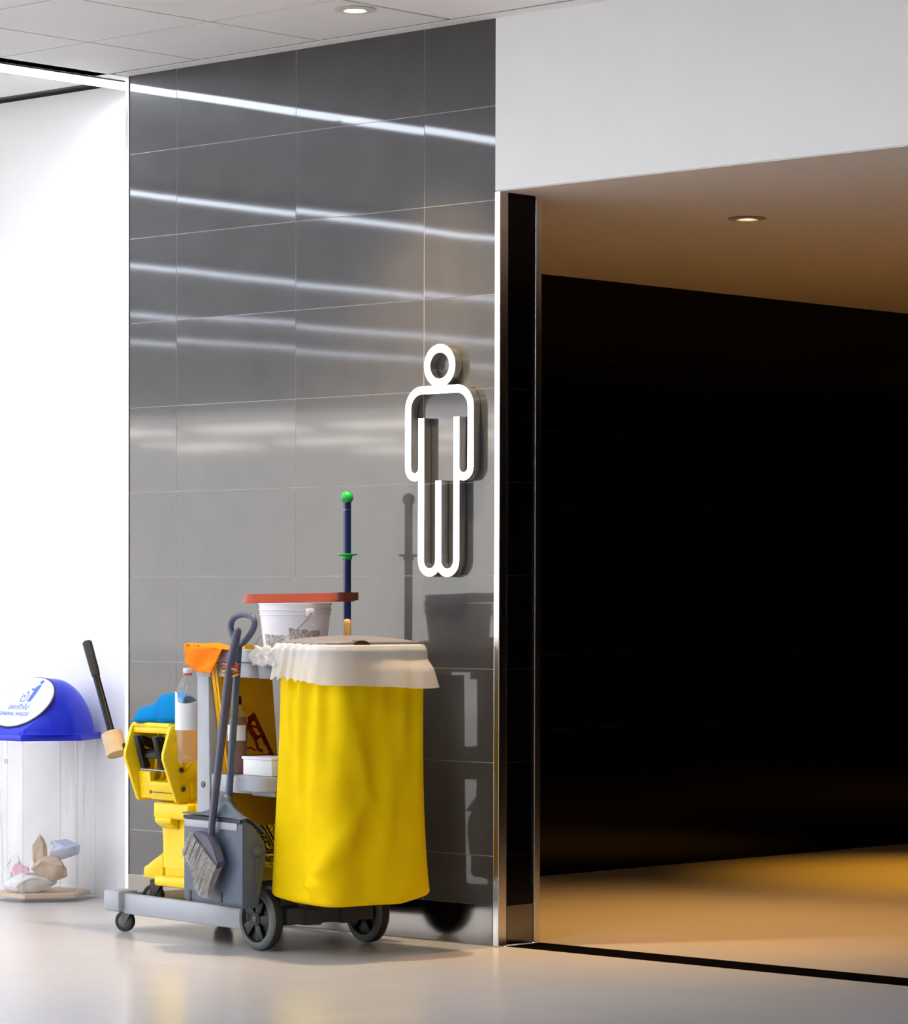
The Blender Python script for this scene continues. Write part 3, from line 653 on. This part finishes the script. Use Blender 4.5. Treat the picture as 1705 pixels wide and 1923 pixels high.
for k in range(5):
    z = 0.872 + 0.008 * k; bm = NB(); ph = k * 1.3
    tube(bm, [(-0.040 + 0.024 * math.cos(a) + 0.002 * math.sin(3 * a + ph), -0.100 + 0.023 * math.sin(a), z + 0.004 * math.sin(a * 2 + ph)) for a in [2 * PI * i / 24 for i in range(24)]], 0.0034, 8, closed=True)
    part('strand', bm, 'band2' if k in (0, 2) else 'band', t)

# ------------------------------------------------------------------ mop bucket on the platform
t = thing('mop_bucket', 'yellow mop bucket on casters standing on the left platform of the cart', 'bucket', (-0.53, 0.22, 0.083), cart=True)
UX0, UX1, UY0, UY1 = -0.675, -0.410, 0.045, 0.405
def mb_pt(u, v):
    z = 0.178 + (0.440 - 0.178) * v; s = -0.012 * (1 - v)
    p, n = rrect(UX0 - s, UX1 + s, UY0 - s, UY1 + s, 0.035, u); return Vector((p.x, p.y, z))
bm = NB(); vs = grid(bm, mb_pt, 72, 12, closed_u=True); bm.faces.new(vs[0])
rim = [bm.verts.new((v.co.x * 0.96 + 0.04 * (-0.53), v.co.y * 0.96 + 0.04 * 0.225, 0.440)) for v in vs[-1]]; inn = [bm.verts.new((r.co.x, r.co.y, 0.22)) for r in rim]
for i in range(72):
    k = (i + 1) % 72; bm.faces.new((vs[-1][i], vs[-1][k], rim[k], rim[i])); bm.faces.new((rim[i], rim[k], inn[k], inn[i]))
bm.faces.new(inn[::-1]); part('bucket_body', bm, 'yellow', t)
part('spout', box(NB(), -0.655, -0.452, 0.018, 0.048, 0.385, 0.440, 0.008, 3), 'yellow', t)
bm = NB(); prism(bm, [(0.046, 0.350), (0.014, 0.372), (0.012, 0.388), (0.046, 0.400)], 'yz', -0.640, -0.545, 0.004); part('lift_handle', bm, 'yellow', t)
for sx, sy in ((-1, -1), (1, -1), (-1, 1), (1, 1)):
    cx = UX0 - 0.050 if sx < 0 else UX1 - 0.05; cy = 0.085 if sy < 0 else 0.355
    if sx < 0:
        bm = NB(); prism(bm, [(UX0 + 0.02, 0.270), (UX0 - 0.030, 0.235), (UX0 - 0.092, 0.215), (UX0 - 0.098, 0.178), (UX0 + 0.02, 0.176)], 'xz', cy - 0.03, cy + 0.03, 0.006)
        part('foot', bm, 'yellow', t)
    caster(t, cx, cy, 0.0835, 0.036, 0.176, 0.6, 0.026)
part('lower_step', box(NB(), -0.655, -0.430, 0.02, 0.05, 0.160, 0.195, 0.008), 'yellow', t)
def tri_path(cy, z0, w, h, r=0.012):
    P = [(cy - w / 2, z0), (cy + w / 2, z0), (cy, z0 + h)]; out = []
    for i in range(3):
        a, b, c = Vector(P[i - 1]), Vector(P[i]), Vector(P[(i + 1) % 3]); d1 = (a - b).normalized(); d2 = (c - b).normalized()
        for k in range(7):
            f = k / 6; out.append(tuple(b + d1 * r * (1 - f) ** 2 + d2 * r * f ** 2))
    return out
def tri_ring(bm, cy, z0, w, h, wd, xa, xb, r=0.012):
    o = tri_path(cy, z0, w, h, r); c = Vector((cy, z0 + h / 3)); k = 1 - wd / (h / 3)
    O = [[bm.verts.new((x, q[0], q[1])) for q in o] for x in (xa, xb)]; I = [[bm.verts.new((x, (c + (Vector(q) - c) * k)[0], (c + (Vector(q) - c) * k)[1])) for q in o] for x in (xa, xb)]
    n = len(o)
    for i in range(n):
        j = (i + 1) % n
        bm.faces.new((O[1][i], O[1][j], I[1][j], I[1][i])); bm.faces.new((O[0][i], O[0][j], O[1][j], O[1][i])); bm.faces.new((I[0][i], I[0][j], I[1][j], I[1][i]))
def figure(bm, cy, z0, s, xa, xb):
    """person slipping: head, leaning trunk, arms, legs"""
    def P(a, b): return (cy + a * s, z0 + b * s)
    tt = [ribbon([P(-0.10, 0.44), P(-0.02, 0.30), P(0.06, 0.20)], 0.10 * s), ribbon([P(0.05, 0.20), P(0.18, 0.26), P(0.27, 0.10)], 0.07 * s), ribbon([P(0.04, 0.20), P(0.10, 0.02), P(0.20, -0.02)], 0.06 * s),
          ribbon([P(-0.08, 0.42), P(0.08, 0.40), P(0.14, 0.32)], 0.045 * s), ribbon([P(-0.09, 0.42), P(-0.22, 0.34), P(-0.20, 0.22)], 0.045 * s), ribbon([P(-0.25, 0.02), P(-0.05, 0.05), P(0.05, 0.0)], 0.03 * s),
          [P(-0.06 + 0.065 * math.cos(a), 0.54 + 0.065 * math.sin(a)) for a in [2 * PI * k / 16 for k in range(16)]]]
    for q in tt: prism(bm, [tuple(v) for v in q], 'yz', xa, xb)
xs_ = UX1 + 0.0005
bm = NB(); tri_ring(bm, 0.292, 0.268, 0.150, 0.118, 0.007, xs_, xs_ + 0.0012); tri_ring(bm, 0.292, 0.278, 0.112, 0.086, 0.004, xs_, xs_ + 0.0012); figure(bm, 0.292, 0.284, 0.10, xs_, xs_ + 0.0012)
def txt(bm, s, size, y, z, rot, shear=0.0):
    m = Matrix.Translation((xs_ + 0.0006, y, z)) @ Matrix.Rotation(rot, 4, 'X') @ frame((0, 0, 0), (0, 1, 0), (0, 0, 1), (1, 0, 0)); merge(bm, text_bm(s, size, m))
txt(bm, 'CUIDADO', 0.030, 0.292, 0.248, 0); txt(bm, 'ATTENTION', 0.024, 0.348, 0.340, math.radians(-57)); txt(bm, 'CAUTION', 0.026, 0.238, 0.340, math.radians(57))
part('warning_print', bm, 'ink', t, smooth=False, label='black printed triangle with warning words', recalc=False)
bm = NB(); box(bm, -0.475, -0.440, UY0 - 0.0012, UY0 + 0.01, 0.330, 0.3335); prism(bm, [(-0.477, 0.333), (-0.471, 0.333), (-0.456, 0.270), (-0.462, 0.270)], 'xz', UY0 - 0.0012 + 0.004, UY0 + 0.02); part('front_print', bm, 'ink', t, smooth=False)

# ------------------------------------------------------------------ wringer on the bucket
t = thing('mop_wringer', 'yellow down-press mop wringer with black gears on top of the bucket', 'wringer', (-0.59, 0.03, 0.441), cart=True)
WX0, WX1 = -0.738, -0.497
def plate(x0, x1):
    bm = NB(); pr = [(-0.010, 0.700), (-0.020, 0.690), (-0.046, 0.605), (-0.046, 0.585), (0.004, 0.446), (0.012, 0.441), (0.075, 0.441), (0.105, 0.470), (0.120, 0.560), (0.110, 0.690), (0.10, 0.700)]
    prism(bm, pr, 'yz', x0, x1, 0.003); return bm
part('side_plate', plate(WX0, WX0 + 0.016), 'yellow', t); rp = part('side_plate', plate(WX1 - 0.016, WX1), 'yellow', t)
for (y, z, r) in ((0.040, 0.575, 0.022),): part('boss', lathe(NB(), [(0.0, 0.004), (r * 0.8, 0.004), (r, 0.0)], (WX1, y, z), 28, 'X', caps=False), 'yellow', rp)
for (y, z) in ((0.022, 0.550), (0.030, 0.488)): part('bolt', lathe(NB(), [(0.0, 0.006), (0.006, 0.006), (0.009, 0.003), (0.009, 0.0)], (WX1, y, z), 20, 'X', caps=False), 'screw', rp)
part('corner_web', box(NB(), WX1 - 0.002, WX1 + 0.004, 0.062, 0.10, 0.448, 0.508, 0.002), 'yellow', rp)
bm = NB(); tube(bm, [(WX0 + 0.012, -0.010, 0.694), (WX1 - 0.012, -0.010, 0.694)], 0.009, 14); box(bm, WX0 + 0.014, WX1 - 0.014, -0.016, 0.02, 0.668, 0.690, 0.004); part('top_bar', bm, 'yellow', t)
bm = NB(); box(bm, WX0 + 0.016, WX1 - 0.016, 0.080, 0.095, 0.445, 0.690)
for k in range(5):
    x = WX0 + 0.045 + 0.040 * k; prism(bm, [(0.080, 0.68), (0.058, 0.66), (0.046, 0.52), (0.030, 0.505), (0.080, 0.50)], 'yz', x, x + 0.012)
part('back_panel', bm, 'yellow', t)
bm = NB(); prism(bm, [(0.050, 0.512), (-0.004, 0.508), (0.010, 0.448), (0.050, 0.448)], 'yz', WX0 + 0.085, WX1 - 0.016, 0.003); part('front_apron', bm, 'yellow', t)
bm = NB(); prism(bm, [(0.022, 0.545), (0.002, 0.540), (0.012, 0.450), (0.030, 0.450)], 'yz', WX0 + 0.016, WX0 + 0.085, 0.003); part('front_apron', bm, 'yellow', t)
def gear(x):
    bm = NB(); prism(bm, [(-0.040, 0.658), (-0.024, 0.662), (0.016, 0.556), (0.002, 0.548), (-0.010, 0.552)], 'yz', x, x + 0.026, 0.003)
    prism(bm, [(-0.030, 0.660), (-0.016, 0.660), (0.056, 0.632), (0.056, 0.610), (0.040, 0.606), (-0.020, 0.632)], 'yz', x + 0.012, x + 0.034, 0.003); return bm
part('gear_arm', gear(-0.690), 'blackp', t); part('gear_arm', gear(-0.580), 'blackp', t)
bm = NB(); tube(bm, [(-0.680, 0.006, 0.600), (-0.565, 0.006, 0.600)], 0.015, 16); box(bm, -0.668, -0.575, -0.012, 0.012, 0.584, 0.604, 0.004); part('press_bar', bm, 'blackp', t)
part('rod', tube(NB(), [(WX0 + 0.075, -0.026, 0.548), (WX1 - 0.006, -0.026, 0.548)], 0.0035, 10), 'wire', t)
part('rod', tube(NB(), [(WX0 + 0.110, -0.012, 0.474), (WX1 - 0.010, -0.006, 0.474)], 0.0016, 8), 'screw', t); part('bolt', lathe(NB(), [(0.0, 0.004), (0.005, 0.003), (0.006, 0.0)], (WX0 + 0.112, -0.010, 0.474), 16, 'Y', caps=False), 'screw', t)
# operating lever, up to the left, with its beige sleeve
LT, LB = Vector((-1.034, 0.0, 0.966)), Vector((-0.862, 0.0, 0.625)); dl = (LB - LT).normalized()
lv = part('lever', tube(NB(), [LT + dl * 0.115, LB, LB + Vector((0.03, 0.012, -0.008)), Vector((WX0 + 0.004, 0.04, 0.612))], [0.0125, 0.0125, 0.0115, 0.0115], 16), 'blackp', t)
part('grip', tube(NB(), [LT, LT + dl * 0.004, LT + dl * 0.100, LT + dl * 0.128, LT + dl * 0.130], [0.0135, 0.0165, 0.0158, 0.0145, 0.0125], 20), 'rubber', lv)
part('sleeve', tube(NB(), [LB - dl * 0.038, LB + dl * 0.040], 0.0355, 28), 'sleeve', lv, label='beige cylindrical sleeve on the lever')

# ------------------------------------------------------------------ cloths
def cloth(name, corners, nu, nv, m, label, amp, seed, wav):
    rr = random.Random(seed); ph = [rr.uniform(0, 6) for _ in range(6)]
    A, B, C_, D = [Vector(c) for c in corners]                      # tl, tr, br, bl
    nrm = (B - A).cross(D - A).normalized()
    def fn(u, v):
        p = A * (1 - u) * (1 - v) + B * u * (1 - v) + C_ * u * v + D * (1 - u) * v
        h = math.sin(wav[0] * u + ph[0] + 2 * v) * 0.5 + math.sin(wav[1] * u * (0.6 + 0.4 * v) + ph[1]) * 0.3 + math.sin(wav[2] * v + ph[2] + 3 * u) * 0.3
        e = 0.004 * (math.sin(7 * u + ph[3]) * (v > 0.5) * v + math.sin(6 * v + ph[4]) * (u - .5))
        return p + nrm * h * amp + Vector((e, 0, e))
    bm = NB(); grid(bm, fn, nu, nv); return bm
bm = cloth('orange', [(-0.405, -0.030, 0.968), (-0.190, -0.026, 0.952), (-0.232, -0.044, 0.866), (-0.385, -0.044, 0.900)], 34, 28, 'orange', '', 0.006, 4, (8, 15, 7))
def ctop(u, v):
    a = Vector((-0.405, -0.030, 0.968)).lerp(Vector((-0.190, -0.026, 0.952)), u)
    return Vector((a.x + 0.02 * v, -0.030 + 0.09 * v, a.z - 0.006 * v + 0.005 * math.sin(9 * u + 4 * v) * v + 0.012 * math.exp(-((u - 0.45) / 0.2) ** 2) * math.sin(PI * v)))
grid(bm, ctop, 34, 14); bmesh.ops.remove_doubles(bm, verts=bm.verts[:], dist=0.006)
single('cleaning_cloth', bm, 'orange', 'bright orange cloth draped over the left corner of the cart tray', 'cloth', (-0.30, -0.03, 0.93), cart=True, smooth='all', thick=0.003)
def bcl(u, v):
    x = -0.765 + 0.265 * u; top = 0.712 + 0.085 * min(1, max(0, (u - 0.02) / 0.55)) ** 0.8
    lo = 0.704; z = lo + (top - lo) * math.sin(PI * min(1, v * 1.02)) ** 0.75
    y = 0.0 + 0.115 * v + 0.016 * math.sin(15 * u + 5 * v); z += 0.004 * math.sin(13 * u + 9 * v) * math.sin(PI * v) + 0.010 * math.exp(-((u - 0.28 - 0.3 * (0.5 - v)) / 0.05) ** 2) * math.sin(PI * v) * -1
    if v < 0.25: z = min(z, lo + 0.03 + 0.09 * v) if u < 0.3 else z
    return Vector((x - 0.03 * math.sin(PI * v) * (1 - u), y - 0.018 * (1 - v) * math.sin(5 * u), max(lo, z)))
bm = NB(); grid(bm, bcl, 44, 30)
single('cleaning_cloth', bm, 'blue2', 'bright blue cloth heaped on top of the yellow wringer', 'cloth', (-0.60, 0.05, 0.703), cart=True, smooth='all', thick=0.003)

# ------------------------------------------------------------------ bottles and box
bx, by, bz = -0.445, 0.012, 0.573
t = thing('bottle', 'clear plastic bottle with white label and yellowish liquid hanging beside the cart post', 'bottle', (bx, by, bz), cart=True)
prof = [(0.0, 0.004), (0.020, 0.0), (0.030, 0.004), (0.034, 0.02), (0.035, 0.08), (0.038, 0.11), (0.0395, 0.17), (0.0395, 0.215), (0.035, 0.245), (0.025, 0.268), (0.014, 0.282), (0.0125, 0.300), (0.0, 0.300)]
part('bottle_body', lathe(NB(), prof, (bx, by, bz), 40, caps=False), 'pet', t)
part('liquid', lathe(NB(), [(0.0, 0.006), (0.027, 0.008), (0.0325, 0.02), (0.0335, 0.08), (0.0365, 0.109), (0.0, 0.109)], (bx, by, bz), 36, caps=False), 'amber', t, label='pale amber liquid')
def blab(u, v):
    a = math.radians(-175 + 250 * u); r = 0.0403; zt = 0.205 + 0.006 * math.sin(9 * u) + (0.028 if 0.18 < u < 0.36 else 0); return Vector((bx + r * math.cos(a), by + r * math.sin(a), bz + 0.112 + (zt - 0.112) * v))
bm = NB(); grid(bm, blab, 48, 8); part('paper_label', bm, 'wpaper', t, recalc=False, label='torn white paper label')
part('cap', lathe(NB(), [(0.0135, 0.296), (0.0145, 0.298), (0.0145, 0.313), (0.0, 0.314)], (bx, by, bz), 28, caps=False), 'wbucket', t)
part('cap_ring', lathe(NB(), [(0.0135, 0.2905), (0.0155, 0.291), (0.0155, 0.295), (0.0135, 0.2955)], (bx, by, bz), 28, caps=False), 'red', t, label='red ring under the cap')
part('hanging_wire', tube(NB(), [(bx + 0.014, by, bz + 0.293), (bx + 0.04, by + 0.002, bz + 0.32), (-0.372, by + 0.004, 0.915)], 0.0012, 6), 'wire', t)
bx, by, bz = -0.2325, 0.062, 0.5485
t = thing('bottle', 'brownish bottle with white label and black cap on the middle shelf', 'bottle', (bx, by, bz), cart=True)
part('bottle_body', lathe(NB(), [(0.0, 0.0), (0.028, 0.0), (0.031, 0.006), (0.030, 0.06), (0.0315, 0.08), (0.0315, 0.16), (0.027, 0.185), (0.016, 0.208), (0.012, 0.222), (0.012, 0.236), (0.0, 0.236)], (bx, by, bz), 36, caps=False), 'pet', t)
part('liquid', lathe(NB(), [(0.0, 0.002), (0.027, 0.003), (0.0295, 0.01), (0.0285, 0.06), (0.030, 0.08), (0.030, 0.158), (0.026, 0.183), (0.0, 0.184)], (bx, by, bz), 36, caps=False), 'brown', t, label='reddish brown liquid')
def blab2(u, v):
    a = math.radians(-180 + 200 * u); r = 0.0322; return Vector((bx + r * math.cos(a), by + r * math.sin(a), bz + 0.108 + 0.050 * v))
bm = NB(); grid(bm, blab2, 36, 4); part('paper_label', bm, 'wpaper', t, recalc=False)
for k, (u, v, sz) in enumerate(((0.30, 0.72, 0.024), (0.62, 0.30, 0.028), (0.32, 0.22, 0.022))):
    a = math.radians(-180 + 200 * u); n = Vector((math.cos(a), math.sin(a), 0)); o = Vector((bx, by, bz + 0.108 + 0.05 * v)) + n * 0.0328
    part('label_print', text_bm('P63'[k], sz, frame(o, (-n.y, n.x, 0), (0, 0, 1), n), 0.0004), 'ink', t, smooth=False, recalc=False)
part('cap', lathe(NB(), [(0.0132, 0.224), (0.0132, 0.250), (0.0, 0.252)], (bx, by, bz), 24, caps=False), 'blackp', t)
t = thing('storage_box', 'small white box with lid at the edge of the middle shelf', 'box', (-0.08, 0.08, 0.5485), cart=True)
part('box_body', box(NB(), -0.158, 0.0, 0.030, 0.130, 0.5490, 0.603, 0.005), 'wpaper', t)
part('box_lid', box(NB(), -0.161, 0.003, 0.027, 0.133, 0.600, 0.609, 0.003), 'wpaper', t)

# ------------------------------------------------------------------ folded wet floor sign inside the cart
t = thing('wet_floor_sign', 'folded amber wet floor sign with red slipping figure inside the cart', 'sign', (-0.28, 0.14, 0.375), cart=True)
def sp(z): # left and right edge of the panel at height z
    return 0.010 + (0.85 - z) * 0.14, 0.226 + (0.85 - z) * 0.085
zz = [0.376, 0.60, 0.85, 0.905]
for k, (xa, xb) in enumerate(((-0.3015, -0.284), (-0.2795, -0.2685))):
    poly = [(sp(z)[0], z) for z in zz] + [(0.100, 0.912), (0.116, 0.965), (0.170, 0.965), (0.178, 0.912)] + [(sp(z)[1], z) for z in zz[::-1]]
    pn = part('sign_panel', prism(NB(), poly, 'yz', xa, xb, 0.002), 'signy', t)
bm = NB(); tri_ring(bm, 0.150, 0.592, 0.180, 0.160, 0.014, -0.2683, -0.2672, 0.02); figure(bm, 0.150, 0.620, 0.19, -0.2683, -0.2672)
part('pictogram', bm, 'dred', pn, smooth=False, label='dark red triangle with slipping figure', recalc=False)

# ================================================================== WASTE BIN
bcx, bcy, S = -2.343, 0.073, 0.200
def hexp(r, z0=0): return [(bcx + r * math.cos(math.radians(60 * k)), bcy + r * math.sin(math.radians(60 * k))) for k in range(6)]
t = thing('waste_bin', 'hexagonal clear plastic waste bin with blue swing lid by the white wall', 'bin', (bcx, bcy, 0))
body = NB(); P = hexp(S)
for k in range(6):
    a, b = P[k], P[(k + 1) % 6]; vs = [body.verts.new((*q, z)) for q, z in ((a, 0.012), (b, 0.012), (b, 0.600), (a, 0.600))]; body.faces.new(vs)
bmesh.ops.remove_doubles(body, verts=body.verts[:], dist=1e-4)
part('clear_wall', body, 'clear', t, smooth=False)
bm = NB()
for k in range(6): tube(bm, [(*P[k], 0.012), (*P[k], 0.6)], 0.0022, 8)
part('corner_edge', bm, 'film', t)
bm = NB(); prism(bm, hexp(S + 0.001), 'xy', 0.0, 0.016, 0.0); part('base', bm, 'clear', t, smooth=False)
bm = NB(); prism(bm, hexp(S - 0.02), 'xy', 0.0165, 0.030, 0.0); part('base_pad', bm, 'tan', t, smooth=False)
bm = NB(); prism(bm, hexp(0.221), 'xy', 0.592, 0.616, 0.002)
dome = NB(); pr = []
for k in range(25):
    q = k / 24; pr.append((0.192 * (1 - q ** 1.55) ** (1 / 2.7), 0.622 + 0.198 * q))
lathe(dome, [(0.212, 0.6145), (0.1935, 0.6165)] + pr, (bcx, bcy, 0), 72, caps=False)
FO = Vector((bcx, -0.012, 0.728)); FN = Vector((0, -0.76, 0.65)).normalized()
res = bmesh.ops.bisect_plane(dome, geom=dome.verts[:] + dome.edges[:] + dome.faces[:], plane_co=FO, plane_no=FN, clear_outer=True)
ed = [e for e in res['geom_cut'] if isinstance(e, bmesh.types.BMEdge)]; ring = [v.co.copy() for v in res['geom_cut'] if isinstance(v, bmesh.types.BMVert)]
merge(bm, dome); lid = part('lid', bm, 'blue', t, label='blue domed lid')
# flap: the cut outline, slightly shrunk and set in
cc = sum(ring, Vector()) / len(ring); ex = Vector((1, 0, 0)); ey = FN.cross(ex).normalized()
if ey.z < 0: ey = -ey
ring.sort(key=lambda q: math.atan2((q - cc).dot(ey), (q - cc).dot(ex)))
out = []
for q in ring:
    if not out or (q - out[-1]).length > 1e-4: out.append(q)
fc = Vector((bcx, -0.014, 0.729)); el = [(0.151 * math.cos(2 * PI * k / 64), 0.115 * math.sin(2 * PI * k / 64)) for k in range(64)]
FM0 = frame(fc, ex, ey, FN)
bm = NB(); bm.faces.new([bm.verts.new(q) for q in out]); part('opening_rim', bm, 'blue', lid)
bm = NB(); tt = NB(); prism(tt, el, 'xy', 0.0004, 0.0045); merge(bm, tt, FM0); fl = part('flap', bm, 'flap', lid, label='white swing flap')
bm = NB(); tt = NB(); o_ = [(x * 1.035, y * 1.04) for x, y in el]; prism(tt, o_, 'xy', -0.0005, 0.0009); merge(bm, tt, FM0); part('flap_gap', bm, 'ink', lid)
FM = frame(fc + FN * 0.0049, ex, ey, FN)
bm = NB(); merge(bm, text_bm('GENERAL WASTE', 0.0225, FM @ Matrix.Translation((-0.012, -0.058, 0)), 0.0004)); merge(bm, text_bm('\u0e02\u0e22\u0e30\u0e17\u0e31\u0e48\u0e27\u0e44\u0e1b', 0.032, FM @ Matrix.Translation((-0.004, -0.026, 0)), 0.0004))
tt = NB()
for poly in ([(0.036, 0.080), (0.050, 0.086), (0.058, 0.078), (0.056, 0.030), (0.050, -0.016), (0.040, -0.016), (0.040, 0.020), (0.036, -0.016), (0.026, -0.016), (0.030, 0.050), (0.020, 0.048), (0.006, 0.056), (0.006, 0.063), (0.022, 0.060)],
             [(0.047 + 0.011 * math.cos(a), 0.100 + 0.011 * math.sin(a)) for a in [2 * PI * k / 16 for k in range(16)]],
             [(-0.030, 0.030), (-0.026, 0.030), (-0.021, -0.012), (0.005, -0.012), (0.010, 0.030), (0.014, 0.030), (0.008, -0.017), (-0.024, -0.017)],
             [(-0.016, 0.010), (-0.008, 0.010), (-0.008, 0.022), (-0.016, 0.022)], [(-0.004, 0.030), (0.003, 0.032), (0.002, 0.042), (-0.005, 0.040)], [(-0.013, 0.034), (-0.008, 0.035), (-0.009, 0.044), (-0.014, 0.043)]):
    prism(tt, poly, 'xy', -0.0004, 0.0004)
merge(bm, tt, FM @ Matrix.Translation((0.0, 0.014, 0)) @ Matrix.Scale(0.80, 4)); part('flap_print', bm, 'print_b', fl, smooth=False, label='blue litter pictogram and lettering', recalc=False)
# maker's sticker on the front face
bm = NB(); merge(bm, text_bm('E1', 0.022, frame((-2.335, bcy - 0.1745, 0.515), (1, 0, 0), (0, 0, 1), (0, -1, 0)), 0.0003)); part('sticker_print', bm, 'screw', t, smooth=False, recalc=False)
# bag hung inside the bin
def inner(u, v):
    a = 2 * PI * u; r = (0.160 - 0.012 * v) * (1 + 0.035 * math.sin(11 * a + 5 * v) + 0.03 * math.sin(5 * a - 4 * v)); return Vector((bcx + r * math.cos(a), bcy + r * math.sin(a), 0.585 - 0.54 * v))
bm = NB(); grid(bm, inner, 90, 26, closed_u=True)
single('bin_liner', bm, 'film', 'crumpled clear plastic bag hanging inside the hexagonal bin', 'plastic bag', (bcx, bcy, 0.045), smooth='all', recalc=False)
def crumple(c, rx, ry, rz, seed, n=26, sub=4):
    """ball of paper: random flats and dents pressed into a sphere"""
    bm = NB(); bmesh.ops.create_icosphere(bm, subdivisions=sub, radius=1.0); rr = random.Random(seed)
    pl = [(Vector((rr.gauss(0, 1), rr.gauss(0, 1), rr.gauss(0, 1))).normalized(), rr.uniform(0.55, 0.9), rr.uniform(-0.35, 0.9)) for _ in range(n)]
    for v in bm.verts:
        p = v.co.copy()
        for d, h, k in pl:
            e = p.dot(d) - h
            if e > 0: p -= d * e * (1 + k)
        v.co = Vector((c[0] + p.x * rx * 1.25, c[1] + p.y * ry * 1.25, max(0.031, c[2] + p.z * rz * 1.25)))
    return bm
for (nm, c, r, mm, sd, lb) in (('crumpled_paper', (-2.338, 0.030, 0.064), (0.108, 0.088, 0.038), 'wpaper', 11, 'wide crumpled white paper at the bottom of the clear bin'),
                         ('crumpled_paper', (-2.430, 0.015, 0.118), (0.040, 0.032, 0.048), 'wpaper', 12, 'upright white paper scrap at the left in the clear bin'),
                         ('crumpled_paper', (-2.272, 0.060, 0.128), (0.090, 0.062, 0.048), 'tan', 13, 'tan crumpled paper ball in the middle of the clear bin'),
                         ('paper_scrap', (-2.362, -0.020, 0.108), (0.042, 0.024, 0.030), 'pink', 14, 'small pink paper scrap among the rubbish in the bin'),
                         ('paper_scrap', (-2.352, 0.070, 0.180), (0.028, 0.024, 0.060), 'tan', 15, 'tan scrap poking up highest in the clear bin'),
                         ('crumpled_paper', (-2.240, 0.090, 0.190), (0.062, 0.050, 0.042), 'bluebag', 16, 'pale blue crumpled bag at the right in the clear bin')):
    single(nm, crumple(c, *r, sd), mm, lb, 'rubbish', (c[0], c[1], 0.031), group='rubbish in the bin', smooth=True)
